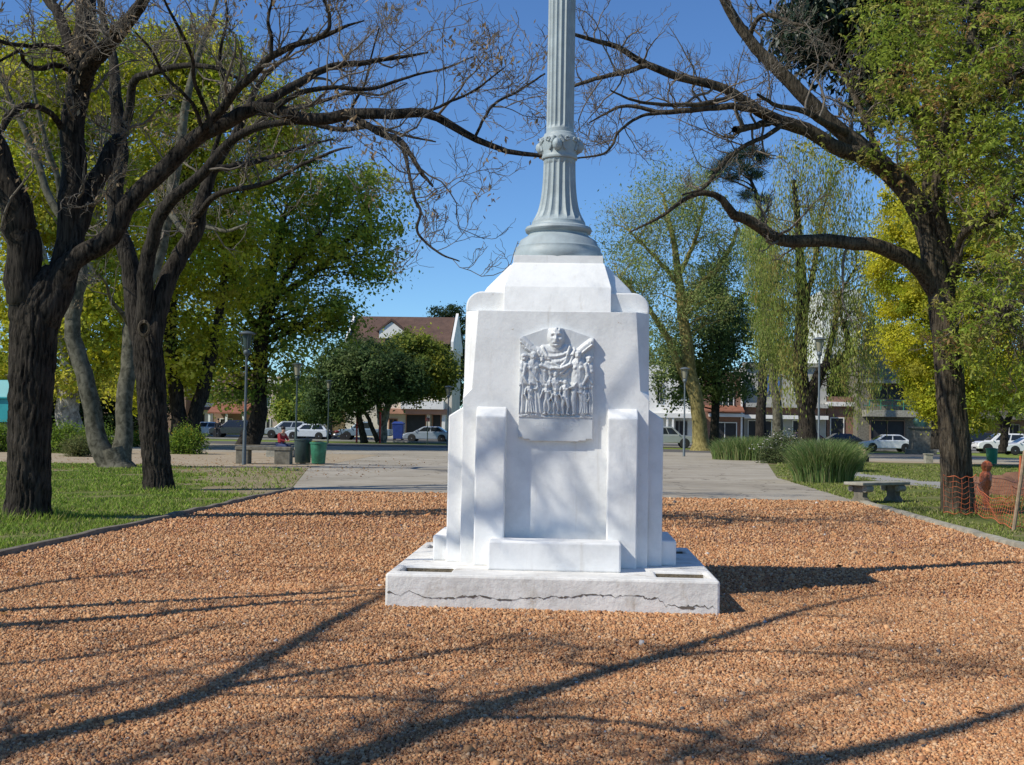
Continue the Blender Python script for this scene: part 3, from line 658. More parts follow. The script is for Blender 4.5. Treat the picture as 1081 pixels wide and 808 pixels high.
for k in range(4):
    orn = MB()
    a0 = -math.pi/2+k*math.pi/2-.12
    def pt(da, z, r=.19): return (MX-.01+r*math.cos(a0+da), MY+r*math.sin(a0+da), z)
    c = pt(0, 4.395, .19); orn.ball(c, (.05, .05, .062), 14, 9)
    orn.ball(pt(0, 4.40, .215), (.03, .03, .045), 10, 7)
    for s in (-1, 1):
        path = [pt(s*(.15+.12*math.sin(t*1.2)+.10*t/3), 4.47-.05*math.sin(t)+.01*math.cos(3*t), .192) for t in np.linspace(0, 3.2, 10)]
        for p0, p1 in zip(path, path[1:]): orn.cyl(p0, p1, .016, .014, 7)
        for t in np.linspace(0, 5.5, 9):
            r = .026-.003*t; orn.ball(pt(s*(.52+r*math.cos(t)*5), 4.45+r*math.sin(t), .19), .011, 7, 5)
        path = [pt(s*(.30+.1*t), 4.43-.10*t+.03*t*t, .187) for t in np.linspace(0, 1.6, 7)]
        for p0, p1 in zip(path, path[1:]): orn.cyl(p0, p1, .013, .011, 7)
    orn.grow(); orn.build('shield_ornament', GREY, mon, smooth=True)

# ================================================================== NEAR TREES
def bare_tree(name, label, cat, base, trunk, limbs, bark, ridge_amp, n1, n2, n3, L1, group=None, twigm=TWIG, up=.22, free=None, pods=None, sides=40, flare=1.0, light=None):
    """trunk/limbs: traced lines (px,py,Y,r px). free: limbs given as world points (x,y,z,r)"""
    root = thing(name, label, cat, tuple(base), group=group)
    Vs, Qs, off = [], [], 0; polys = []
    for t in trunk:
        p, r = limb(t, 150); v, q = tubes(p[None], r[None], sides*3, bark_ridge(ridge_amp)); Vs.append(v); Qs.append(q+off); off += len(v)
    for t in limbs:
        p, r = limb(t, 40, .22); v, q = tubes(p[None], r[None], 22, bark_ridge(ridge_amp*.6, 11)); Vs.append(v); Qs.append(q+off); off += len(v)
        polys.append((p[::2][:20], r[::2][:20]))
    for t in free or []:
        s = spline(np.array(t, float), 40); p, r = s[:, :3], s[:, 3]
        w = rng.normal(0, 1, (40, 3)); w = (w+np.roll(w, 1, 0)+np.roll(w, -1, 0))/3; w[0] = 0; p = p+w*.35*np.minimum(r, .08)[:, None]
        v, q = tubes(p[None], r[None], 12, bark_ridge(ridge_amp*.6, 9)); Vs.append(v); Qs.append(q+off); off += len(v); polys.append((p[::2][:20], r[::2][:20]))
    mesh_np('trunk', np.concatenate(Vs), np.concatenate(Qs), bark, root, smooth=True)
    Pp = np.stack([a for a, b in polys]); Rp = np.stack([b for a, b in polys])
    P1, R1 = grow(Pp, Rp, n1, L1, (35, 80), up, 9, .30, .22, .42, .030, .006)
    P2, R2 = grow(P1, R1, n2, (L1[0]*.35, L1[1]*.42), (30, 75), up*.8, 7, .33, .15, .6, .014, .0048)
    P3, R3 = grow(P2, R2, n3, (L1[0]*.16, L1[1]*.18), (25, 70), up*.5, 5, .33, .2, .7, .0065, .0036)
    Vs, Qs, off = [], [], 0
    for Pa, Ra, sd_ in ((P1, R1, 6), (P2, R2, 4), (P3, R3, 3)):
        v, q = tubes(Pa, Ra, sd_); Vs.append(v); Qs.append(q+off); off += len(v)
    tw = mesh_np('twigs', np.concatenate(Vs), np.concatenate(Qs), twigm, root, smooth=True)
    if pods:
        sel = P2[rng.random(len(P2)) < pods][:, -1]
        c = (sel[:, None]+rng.normal(0, .10, (len(sel), 16, 3))*[1, 1, 1.3]-[0, 0, .12]).reshape(-1, 3)
        v, q, cc = leaves(c, .10, [(.30, .22, .13), (.38, .29, .18), (.24, .17, .10)], .35, .3, .5); mesh_np('seed_pods', v, q, LEAF, root, cc)['kind'] = 'stuff'
    return root, P2, P3
B1 = G(28, 548); Y1 = B1[1]
def Y_(pts, y0, y1):                       # attach a depth that drifts from y0 to y1 along the line
    n = len(pts); return [(p[0], p[1], y0+(y1-y0)*i/(n-1), p[2]) for i, p in enumerate(pts)]
t1 = Y_([(27, 558, 37), (28, 549, 30), (29, 538, 26.5), (30, 520, 24.5), (31, 470, 23.5), (33, 420, 24.5), (35, 370, 26), (38, 330, 27), (46, 305, 22), (50, 288, 12), (51, 280, 3)], Y1, Y1)
limbs1 = [
 Y_([(33, 372, 20), (27, 310, 20), (22, 262, 19.5), (12, 214, 18), (-6, 160, 15), (-34, 80, 12), (-60, 0, 8)], Y1, Y1-.6),
 Y_([(44, 335, 24), (60, 305, 19), (70, 270, 16), (76, 215, 14.5), (78, 140, 13.5), (84, 90, 13), (89, 45, 12), (92, 0, 11), (97, -60, 9), (110, -150, 5)], Y1, Y1+.8),
 Y_([(84, 92, 11), (96, 66, 10), (116, 46, 9), (136, 22, 8), (151, 0, 7), (170, -40, 5), (182, -100, 3)], Y1+.4, Y1-1.5),
 Y_([(78, 66, 7), (63, 18, 6), (48, -5, 5.5), (26, -50, 4)], Y1+.4, Y1+1.5),
 Y_([(66, 290, 13), (79, 255, 11), (93, 208, 10.5), (110, 174, 9.5), (121, 152, 7), (124, 146, 6.5)], Y1, Y1+1.0),
 Y_([(60, 305, 14), (82, 273, 12), (104, 262, 11.5), (123, 245, 11), (136, 216, 10.5), (168, 181, 10), (200, 152, 9.5), (240, 131, 8.5), (262, 117, 8), (284, 114, 8), (329, 127, 7), (370, 122, 6.5), (408, 122, 6), (448, 120, 5.2), (478, 134, 4.4), (502, 147, 3.8), (537, 160, 3), (570, 164, 2.4), (600, 168, 1.5)], Y1, Y1+.2),
 Y_([(262, 118, 6), (288, 104, 5.5), (318, 87, 5), (345, 72, 4), (385, 66, 3.2), (425, 60, 2), (452, 56, 1)], Y1+.1, Y1+2.0),
 Y_([(370, 124, 4.5), (400, 139, 4), (422, 149, 3.5), (433, 163, 3), (446, 184, 2.3), (457, 197, 1.2)], Y1+.1, Y1-1),
 Y_([(424, 151, 2.2), (430, 174, 2), (437, 208, 1.8), (444, 224, 1.7), (441, 246, 1.5), (463, 267, 1.2), (485, 276, .7)], Y1-.3, Y1-1),
 Y_([(196, 155, 5.5), (226, 125, 5), (247, 98, 5), (262, 84, 4.8), (286, 60, 4.2), (316, 46, 3.4), (347, 36, 2.6), (368, 27, 1.6), (384, 22, .8)], Y1, Y1-1.6),
 Y_([(336, 40, 2.4), (347, 30, 2.4), (347, 14, 2), (342, -4, 1.6), (346, -30, 1)], Y1-1.3, Y1-1.5),
 Y_([(290, 113, 3.5), (318, 98, 3), (352, 93, 2.6), (392, 94, 2.2), (430, 82, 1.6), (470, 72, 1), (500, 60, .7)], Y1, Y1+.8),
 Y_([(76, 60, 4), (55, 49, 3.2), (30, 49, 2.6), (0, 44, 2.2), (-30, 30, 1.4)], Y1+.3, Y1-1.2),
 Y_([(75, 75, 3.6), (58, 69, 3.2), (40, 73, 3), (26, 66, 2.6), (22, 54, 2.2), (8, 60, 1.6), (-12, 72, 1)], Y1+.3, Y1-1.2),
 Y_([(65, 135, 4), (51, 118, 3.4), (30, 111, 3.6), (14, 118, 4), (0, 138, 3.4), (-22, 150, 2.5)], Y1+.2, Y1-1.5),
 Y_([(286, 60, 2.6), (286, 40, 2.2), (283, 20, 1.8), (287, 0, 1.3), (280, -22, .8)], Y1-1, Y1-1.2),
 Y_([(225, 140, 3), (214, 108, 2.6), (205, 86, 2.4), (203, 62, 2.2), (192, 36, 2), (178, 10, 1.6), (168, -14, 1)], Y1-.2, Y1-1.8),
 Y_([(212, 132, 2.6), (202, 108, 2.2), (176, 82, 1.9), (160, 54, 1.6), (143, 34, 1)], Y1-.2, Y1-1.5),
 Y_([(500, 147, 1.8), (520, 112, 1.6), (548, 96, 1.4), (575, 78, 1)], Y1, Y1+1.2),
 Y_([(448, 120, 1.8), (474, 108, 1.6), (500, 96, 1.3), (532, 72, .8)], Y1, Y1-1),
]
bare_tree('bare_tree', 'large bare tree with ridged bark nearest the left edge, its long limb reaching the column', 'tree', B1, [t1], limbs1, BARK, .10, 8, 6, 5, (.9, 2.7), pods=.12, group='bare trees on the left lawn')
B2 = G(167, 518); Y2 = B2[1]
t2 = Y_([(168, 525, 25), (167, 518, 20), (167, 511, 17.5), (165, 490, 16), (162, 450, 16), (160, 410, 16.5), (157, 375, 17), (154, 352, 14), (153, 340, 8), (153, 334, 2)], Y2, Y2)
limbs2 = [
 Y_([(155, 372, 14), (147, 345, 12), (138, 300, 11), (129, 250, 10), (122, 225, 9.5), (127, 165, 8.5), (125, 135, 8), (121, 79, 6), (118, 55, 5), (110, 28, 4.4), (106, 4, 3.6), (98, -40, 2.5)], Y2, Y2+1.5),
 Y_([(127, 145, 6), (136, 122, 5.5), (138, 95, 5), (144, 82, 4.5), (160, 77, 4), (185, 70, 3.5), (205, 69, 3.2), (231, 73, 2.6), (252, 83, 1.8), (275, 86, 1)], Y2+1, Y2-1.2),
 Y_([(155, 365, 13), (153, 320, 10), (155, 280, 9), (161, 250, 8), (169, 227, 7.5), (185, 207, 7), (205, 190, 6.5), (222, 173, 6), (240, 152, 5.4), (262, 138, 4.8), (288, 130, 4.2), (322, 128, 3.5), (360, 138, 2.8), (395, 134, 2.2), (430, 144, 1.5), (460, 150, .8)], Y2, Y2-2),
 Y_([(160, 365, 13), (168, 325, 11), (178, 295, 10.5), (190, 268, 10), (204, 245, 9.5), (213, 213, 8), (220, 186, 7), (231, 167, 6.2), (246, 148, 5.2), (262, 112, 4), (276, 84, 3), (302, 60, 2), (325, 30, 1.2)], Y2, Y2+1.5),
 Y_([(206, 232, 4), (222, 211, 3.6), (240, 202, 3.2), (281, 194, 2.8), (311, 178, 2.2), (351, 160, 1.6), (372, 155, .8)], Y2+.5, Y2-2),
 Y_([(224, 178, 4.2), (255, 175, 3.6), (270, 171, 3), (296, 163, 2.4), (330, 152, 1.8), (352, 147, 1)], Y2+.6, Y2+2.5),
 Y_([(222, 173, 3), (232, 140, 2.8), (240, 100, 2.4), (232, 60, 2), (240, 20, 1.5), (236, -10, 1)], Y2, Y2-1),
 Y_([(262, 138, 3), (290, 118, 2.6), (330, 110, 2.2), (372, 98, 1.8), (402, 100, 1.2), (430, 88, .8)], Y2-.6, Y2-2.2),
 Y_([(360, 138, 2), (372, 112, 1.7), (385, 88, 1.4), (392, 60, 1.1), (400, 30, .8)], Y2-1, Y2-2),
]
bare_tree('bare_tree', 'dark bare tree forking into three stems above a round branch scar on the left lawn', 'tree', B2, [t2], limbs2, BARK, .10, 8, 6, 5, (1.1, 3.0), pods=.12, group='bare trees on the left lawn')
MB().loft([[P(152+r*math.cos(a), 347+1.35*r*math.sin(a), Y2-.47-d) for a in np.linspace(0, 2*math.pi, 13)[:-1]] for r, d in ((7, 0), (6.5, .08), (4.5, .09), (4, .02))]).build('branch_scar', BARK2, [o for o in COL.objects if o.name == 'bare_tree.001'][0], smooth=True)
# pale smooth double-stemmed tree leaning behind the two
B3 = G(122, 494); Y3 = B3[1]
t3 = [Y_([(123, 497, 25), (122, 490, 19), (121, 482, 16), (119, 474, 15)], Y3, Y3)]
limbs3 = [
 Y_([(117, 490, 15), (108, 474, 12), (100, 444, 10.5), (91, 405, 10), (82, 370, 9.5), (78, 345, 9), (81, 312, 8.5), (86, 290, 8), (76, 243, 6), (60, 222, 5), (48, 200, 4.4), (40, 170, 4), (26, 138, 3.5), (5, 90, 2.5), (-12, 40, 1.6)], Y3, Y3),
 Y_([(125, 490, 15), (129, 470, 11), (130, 432, 9.5), (134, 399, 9.5), (137, 370, 9), (143, 330, 8.5), (155, 300, 8), (167, 272, 7.5), (175, 230, 7), (186, 176, 6), (199, 97, 4.5), (213, 50, 3.2), (227, 8, 2), (236, -30, 1)], Y3, Y3+2),
 Y_([(80, 330, 5), (70, 290, 4.5), (66, 240, 4), (63, 197, 3.6), (53, 165, 3), (46, 138, 2.6), (36, 96, 1.8), (34, 60, 1)], Y3, Y3-2),
 Y_([(178, 222, 4), (200, 250, 3), (215, 240, 2.4), (240, 244, 2), (262, 236, 1.2)], Y3+1, Y3-3),
 Y_([(140, 350, 4), (132, 335, 3), (118, 318, 2.2), (112, 300, 1.6), (104, 290, 1)], Y3+1, Y3-3),
]
bare_tree('leaning_tree', 'pale smooth barked tree with two stems forking low behind the dark left trunks', 'tree', B3, t3, limbs3, BARKG, .03, 7, 5, 4, (1.4, 4.0), pods=.2, sides=28)

# right foreground tree: bare limbs to the left, fresh leaves to the right
B4 = G(1012, 543); Y4 = B4[1]
t4 = Y_([(1013, 551, 26), (1012, 544, 21), (1012, 536, 18.5), (1010, 510, 17), (1007, 460, 16), (1003, 410, 15.5), (999, 360, 15), (995, 325, 15), (993, 306, 13), (992, 294, 8), (992, 288, 2)], Y4, Y4)
limbs4 = [
 Y_([(990, 310, 11), (976, 289, 9.5), (964, 276, 9), (940, 264, 8.5), (915, 258, 8), (880, 255, 7.6), (845, 254, 7.2), (822, 252, 7), (803, 240, 6.6), (785, 231, 6), (773, 227, 5.5), (762, 211, 4.2), (744, 204, 3.2), (721, 212, 2.4), (695, 230, 1.8), (665, 245, 1)], Y4, Y4-2.5),
 Y_([(992, 310, 14), (984, 270, 13), (972, 225, 12.5), (952, 192, 12), (926, 168, 11), (904, 152, 9.5), (874, 126, 8.5), (847, 100, 8), (818, 69, 7), (791, 40, 6.2), (773, 17, 5.6), (760, -8, 5), (740, -50, 3.6), (725, -100, 2)], Y4, Y4-1),
 Y_([(936, 175, 10), (910, 165, 9), (882, 156, 8.5), (851, 138, 8), (825, 128, 7.5), (803, 118, 6.5), (773, 99, 5.5), (743, 87, 5), (706, 78, 4.5), (680, 67, 4), (654, 50, 3.2), (628, 43, 2.6), (606, 36, 2), (585, 30, 1.2)], Y4-.4, Y4-4),
 Y_([(812, 121, 5), (796, 115, 4.6), (770, 113, 4), (740, 115, 3.4), (703, 119, 2.8), (662, 112, 2), (640, 120, 1.4), (622, 130, .8)], Y4-2, Y4-2.5),
 Y_([(775, 101, 3.2), (758, 107, 3), (729, 111, 2.6), (691, 110, 2), (668, 106, 1.5), (645, 96, 1)], Y4-2.6, Y4-5),
 Y_([(684, 69, 3), (654, 78, 2.8), (636, 82, 2.5), (608, 90, 2), (585, 100, 1.2)], Y4-3.4, Y4-3),
 Y_([(703, 119, 2), (677, 123, 1.8), (654, 138, 1.6), (647, 152, 1.5), (636, 163, 1.3), (610, 167, 1), (590, 172, .6)], Y4-2.4, Y4-4),
 Y_([(818, 127, 4), (800, 133, 3.8), (780, 137, 3.6), (776, 137, 3.4)], Y4-1.5, Y4-2.5),
 Y_([(828, 130, 3), (808, 144, 2.6), (781, 157, 2.4), (757, 180, 2.2), (744, 198, 1.8), (720, 206, 1)], Y4-1.5, Y4-3),
 Y_([(892, 140, 5), (870, 130, 4), (850, 118, 3.5), (822, 112, 2.6), (800, 100, 1.6)], Y4-.6, Y4-3.5),
 Y_([(791, 40, 3), (800, 20, 2.6), (815, 16, 2.4), (835, 24, 1.8), (855, 28, 1)], Y4-.6, Y4-2.4),
 Y_([(990, 305, 10), (987, 260, 9), (983, 200, 8), (982, 140, 7.5), (976, 80, 6.5), (966, 20, 5.5), (958, -40, 4)], Y4+.2, Y4+1.5),
 Y_([(997, 310, 11), (1003, 285, 8.5), (997, 250, 8), (990, 215, 7.5), (996, 150, 6), (1012, 90, 5), (1030, 20, 3.5), (1040, -30, 2)], Y4+.2, Y4-1.5),
 Y_([(1002, 305, 7), (1010, 280, 5), (1013, 255, 4.5), (1022, 243, 3.6), (1045, 228, 3), (1062, 215, 2.4), (1090, 190, 1.6)], Y4, Y4-2),
 Y_([(983, 200, 4), (1000, 170, 3.4), (1030, 130, 3), (1060, 90, 2.4), (1090, 70, 1.8)], Y4+.5, Y4-2.5),
 Y_([(1004, 320, 3), (1030, 322, 2.4), (1060, 325, 2), (1090, 318, 1.4)], Y4, Y4-2.5),
 Y_([(930, 168, 4), (918, 140, 3.6), (905, 108, 3.2), (888, 78, 2.6), (872, 66, 2)], Y4, Y4+1.5),
]
rt, P2r, P3r = bare_tree('broad_tree', 'big tree on the right lawn with bare left limbs and fresh reddish green leaves', 'tree', B4, [t4], limbs4, BARK2, .085, 8, 6, 5, (.8, 2.4), twigm=TWIG)
def to_px(p):
    d = p-EYEP; z = d@f_; return CX+F*(d@R_)/z, CY-F*(d@U_)/z
# fresh leaves: small star-like tufts hung along twigs on the right of the crown
def fresh():
    E = [(1010, 60, Y4-.5, 85, 75, 2.2), (1060, 120, Y4-1, 70, 90, 2.2), (960, 90, Y4, 50, 70, 1.8), (1020, 200, Y4-1, 75, 60, 2), (935, 160, Y4-.6, 40, 30, 1.2), (1075, 250, Y4-1.5, 60, 70, 2), (1022, 335, Y4-1.6, 34, 36, 1.0),
         (1060, 345, Y4-1.5, 60, 55, 1.6), (1075, 410, Y4-1, 34, 32, 1.2), (1050, 10, Y4, 90, 60, 2), (945, 20, Y4, 40, 45, 1.4), (895, 165, Y4-1, 45, 22, 1.0), (1000, 130, Y4-.5, 70, 60, 2), (1090, 180, Y4, 60, 120, 2.5)]
    C = ellipsoid_points(E, 760, .6)
    x, y = to_px(C)
    keep = ~((x > 945) & (x < 1004) & (y > 232) & (y < 300)) & ~((x < 960) & (y > 185) & (y < 330)) & (rng.random(len(C)) < np.where(x < 985, .75, 1)); C = C[keep]
    cols = [(.30, .37, .05), (.36, .42, .07), (.23, .31, .045), (.42, .38, .10), (.38, .24, .09), (.32, .39, .06), (.42, .44, .10), (.34, .40, .06), (.27, .35, .05)]
    m = 15
    tuft = (C[:, None]+rng.normal(0, .22, (len(C), m, 3))*[1, 1, .6]).reshape(-1, 3)
    tc = np.repeat(col_mix(len(C), cols, .2), m, 0)*rng.uniform(.75, 1.2, (len(tuft), 1)); k = 5
    a = rng.uniform(0, 6.28, (len(tuft), 1))+np.arange(k)*6.28/k+rng.normal(0, .2, (len(tuft), k))
    tilt = nrm(rng.normal(size=(len(tuft), 3))*[.6, .6, .2]+[0, 0, .6]); e1 = nrm(np.cross(tilt, rng.normal(size=tilt.shape))); e2 = np.cross(tilt, e1)
    d = nrm(e1[:, None]*np.cos(a)[..., None]+e2[:, None]*np.sin(a)[..., None]-tilt[:, None]*.45)
    s = .058*rng.uniform(.6, 1.4, (len(tuft), 1, 1))
    cen = (tuft[:, None]+d*s).reshape(-1, 3); dd = d.reshape(-1, 3)
    v, q, c = leaves(cen, .105, np.repeat(tc, k, 0), .36, .5, 0, dirs=dd)
    mesh_np('crown', v, q, LEAF, rt, c)
    # thin shoots that carry the tufts
    tt = np.linspace(0, 1, 6)[None, :, None]
    nodes = np.concatenate([limb(t, 30)[0] for t in limbs4[11:]])
    near = nodes[np.linalg.norm(nodes[None]-C[:, None], axis=2).argmin(1)]
    st = C+np.clip((near-C), -2.2, 2.2)
    Pb = st[:, None]*(1-tt)+C[:, None]*tt+rng.normal(0, .07, (len(C), 6, 3)); v, q = tubes(Pb, np.full((len(C), 6), .009)*np.linspace(1.5, .5, 6), 3)
    mesh_np('shoots', v, q, TWIGD, rt, smooth=True)
fresh()
# evergreen whose dark leathery crown hangs in from above, its trunk close behind the right tree
YE = 27.5; BE = P(1006, 532, YE); BE[2] = 0
E_ev = [(862, 18, YE, 38, 40, 1.6), (850, 45, YE, 26, 26, 1.0), (898, 30, YE, 40, 40, 1.5), (925, 70, YE, 28, 40, 1.2), (936, 100, YE, 22, 28, 1.0), (1062, 25, YE, 34, 40, 1.5), (920, -30, YE, 60, 50, 2), (1000, -60, YE, 80, 60, 2.4), (1075, 80, YE, 20, 26, 1.0), (870, 60, YE, 20, 20, .8), (985, 10, YE, 40, 35, 1.5)]
leafy_tree('evergreen_tree', 'evergreen with dark glossy hanging leaves at top right, rising behind the big right tree', None, BE,
  [Y_([(1006, 540, 12), (1003, 430, 11), (996, 320, 10), (985, 210, 9), (976, 150, 8), (966, 118, 7.5), (948, 84, 6.5), (922, 52, 5.5), (889, 26, 4.5), (860, 5, 3)], YE, YE), Y_([(985, 210, 7), (1010, 130, 5.5), (1040, 60, 4.5), (1062, 10, 3)], YE, YE)],
  E_ev, 420, 40, .75, .19, [(.012, .026, .012), (.018, .035, .014), (.01, .02, .01), (.03, .05, .022)], BARK, GLOSSY, nbranch=60, hang=.55, up=.2, br=.03, aspect=.36, fill=.6)

# bare trees standing left of and behind the photographer: their limbs throw the long shadows on the gravel
def shadow_limb(pix, h, r0, r1, root_pt):
    """limb at heights h (start,end) whose shadow crosses these ground points"""
    g = [G(x, y) for x, y in pix]; n = len(g)
    hs_ = np.linspace(h[0], h[1], n); rs = np.linspace(r0, r1, n)*1.0
    pts = [(*(g[i]+sd*hs_[i]/sd[2]), rs[i]) for i in range(n)]
    return [tuple(root_pt)] + pts
TB = np.array([-12.6, -2.2, 0.0])
f1 = [(TB[0], TB[1], -.1, .42), (TB[0]+.1, TB[1], .5, .34), (TB[0]+.1, TB[1]+.1, 1.8, .30), (TB[0]+.3, TB[1]+.3, 3.0, .27)]
fork = (TB[0]+.3, TB[1]+.3, 3.0, .24)
frees = [f1,
 shadow_limb([(120, 900), (350, 808), (480, 762), (640, 710), (760, 673), (850, 645), (930, 628)], (5.4, 8.6), .125, .03, fork),
 shadow_limb([(-260, 850), (0, 790), (90, 768), (180, 745), (290, 692), (385, 640), (440, 608)], (4.6, 7.2), .12, .04, fork),
 shadow_limb([(180, 745), (270, 722), (370, 706), (470, 690), (560, 668)], (5.4, 6.6), .06, .02, (*(G(100, 765)+sd*5.1/sd[2]), .08)),
 shadow_limb([(560, 900), (780, 828), (900, 797), (1000, 772), (1081, 748), (1180, 720)], (6.5, 9.5), .13, .04, fork),
 shadow_limb([(480, 762), (620, 760), (760, 780), (830, 800)], (6.2, 7.0), .05, .02, (*(G(400, 790)+sd*5.9/sd[2]), .06)),
 shadow_limb([(-150, 770), (60, 735), (210, 706), (340, 676), (400, 655)], (8.0, 10.0), .05, .012, fork),
 shadow_limb([(240, 900), (330, 800), (420, 752), (520, 706), (600, 676)], (8.5, 10.5), .045, .012, fork),
 shadow_limb([(-100, 880), (120, 812), (260, 770), (400, 738), (520, 724)], (8.5, 10.0), .045, .012, fork),
 shadow_limb([(620, 900), (700, 812), (770, 770), (860, 738), (980, 712), (1090, 690)], (9.0, 11.5), .05, .012, fork),
 shadow_limb([(520, 830), (570, 790), (640, 772), (720, 790), (760, 806)], (8.0, 9.0), .04, .012, fork),
 shadow_limb([(640, 712), (740, 690), (860, 690), (960, 700), (1060, 706)], (7.2, 8.2), .045, .012, (*(G(560, 738)+sd*7.0/sd[2]), .06)),
]
bare_tree('bare_tree', 'bare tree beside the photographer casting long branch shadows across the front gravel', 'tree', TB, [], [], BARK, .06, 10, 8, 4, (.9, 2.8), free=frees, up=.1)
TB2 = np.array([-13.2, 4.6, 0.0])
fork2 = (TB2[0]+.2, TB2[1]+.1, 3.2, .24)
def mon_limb(qs, r0, r1):      # a limb high above whose shadow drifts over the front of the monument
    n = len(qs); return [(*(np.array([x, 11.4, z])+sd*t), r0+(r1-r0)*i/(n-1)) for i, (x, z, t) in enumerate(qs)]
frees2 = [[(TB2[0], TB2[1], -.1, .42), (TB2[0], TB2[1], .5, .33), (TB2[0]+.1, TB2[1], 1.9, .29), (TB2[0]+.2, TB2[1]+.1, 3.2, .26)],
 shadow_limb([(-200, 676), (0, 661), (140, 652), (260, 640), (345, 634), (405, 627)], (4.6, 6.0), .12, .04, fork2),
 [(*fork2[:3], .16)]+mon_limb([(-2.2, .4, 8.6), (-1.4, .9, 9.0), (-.6, 1.5, 9.4), (.1, 2.1, 9.8), (.7, 2.9, 10.2)], .05, .015),
 [(*(np.array([-1.4, 11.4, .9])+sd*9.0), .05)]+mon_limb([(-.9, .75, 9.1), (-.3, .9, 9.2), (.4, .8, 9.3)], .05, .015),
 shadow_limb([(-120, 640), (60, 615), (170, 602), (270, 598), (410, 606)], (5.6, 7.5), .06, .015, fork2),
 shadow_limb([(-300, 720), (-40, 706), (120, 690), (230, 662), (320, 650)], (5.0, 7.0), .05, .012, fork2),
]
bare_tree('bare_tree', 'bare tree outside the left edge casting one limb shadow towards the monument base', 'tree', TB2, [], [], BARK, .06, 9, 7, 4, (.8, 2.6), free=frees2, up=.1)

# ================================================================== TREES BEHIND
def T(base_px, Y): p = P(base_px[0], base_px[1], Y); p[2] = 0; return p
YG = [(.44, .46, .03), (.52, .50, .04), (.36, .40, .03), (.56, .52, .07), (.28, .34, .03)]
MG = [(.18, .27, .04), (.23, .32, .05), (.13, .21, .035), (.29, .36, .065), (.40, .43, .06)]
DG = [(.035, .065, .02), (.05, .085, .025), (.025, .045, .016), (.07, .105, .03)]
WG = [(.27, .34, .10), (.33, .38, .12), (.20, .27, .075), (.37, .40, .15), (.18, .24, .07)]
BY = [(.54, .50, .03), (.60, .55, .045), (.46, .45, .03), (.64, .58, .08), (.38, .39, .03)]
# bright yellow-green pair behind the left trunks
leafy_tree('yellow_green_tree', 'tall yellow green tree with pale flaking trunk behind the clipped hedge, at far left', 'yellow green trees behind the left trunks', T((74, 460), 66),
  [Y_([(74, 472, 17), (74, 440, 14), (76, 400, 12), (84, 330, 10), (96, 250, 7), (110, 150, 4)], 66, 66), Y_([(76, 400, 8), (60, 330, 6), (40, 250, 4)], 66, 64)],
  [(30, 110, 66, 60, 70, 4), (90, 90, 67, 62, 75, 4), (20, 210, 65, 60, 60, 4), (95, 210, 67, 60, 70, 4), (40, 310, 66, 60, 50, 3.5), (100, 330, 66, 55, 60, 3.5), (70, 390, 66, 50, 32, 3), (5, 395, 66, 30, 40, 3)],
  560, 62, 1.5, .28, YG+YG+BY+MG[3:], BARKW, br=.06, nbranch=90, fill=.55, dens=1.0)
leafy_tree('yellow_green_tree', 'yellow green tree with two dark leaning trunks behind the yellow flowering bush', 'yellow green trees behind the left trunks', T((196, 455), 74),
  [Y_([(188, 466, 11), (188, 440, 9), (184, 400, 8.5), (180, 330, 7), (190, 230, 5), (200, 140, 3)], 74, 74), Y_([(206, 466, 10), (205, 445, 8.5), (216, 405, 8), (226, 360, 6), (236, 300, 4.5), (245, 220, 3)], 74, 75)],
  [(170, 90, 75, 55, 55, 4), (215, 70, 76, 45, 45, 3.5), (240, 150, 75, 55, 60, 4), (180, 190, 75, 60, 60, 4), (295, 130, 77, 40, 40, 3), (160, 290, 74, 50, 60, 4), (235, 270, 74, 55, 60, 4), (190, 370, 74, 50, 40, 3.5), (150, 400, 75, 35, 30, 3)],
  560, 62, 1.6, .30, YG+YG+BY+MG[3:], BARK, br=.06, nbranch=90, fill=.55, dens=1.0)
leafy_tree('spreading_tree', 'broad green tree with dark trunk and yellowish upper leaves behind the concrete bench', None, T((263, 470), 83),
  [Y_([(262, 474, 17), (266, 462, 12), (272, 430, 9.5), (274, 380, 8.5), (280, 330, 8), (290, 280, 6.5), (300, 230, 4)], 83, 83), Y_([(282, 330, 5.5), (300, 295, 4.5), (318, 268, 3.5), (345, 240, 2)], 83, 80), Y_([(276, 360, 5), (255, 320, 4), (240, 280, 3), (222, 250, 2)], 83, 85), Y_([(280, 320, 4), (330, 290, 3), (370, 250, 2), (390, 230, 1)], 83, 82)],
  [(330, 195, 83, 70, 32, 5), (385, 215, 83, 42, 42, 4), (290, 235, 83, 60, 45, 5), (350, 255, 82, 60, 38, 4), (395, 270, 83, 34, 32, 3), (250, 290, 83, 50, 45, 5), (310, 320, 83, 62, 34, 4.5), (230, 360, 83, 52, 40, 5), (300, 365, 84, 52, 32, 4), (255, 405, 84, 58, 24, 4), (355, 340, 84, 22, 26, 2)],
  470, 64, 1.7, .30, MG+[(.42, .44, .05), (.36, .40, .045), (.52, .50, .06), (.30, .36, .04)], BARK, br=.08, nbranch=120, fill=.6, dens=.62)
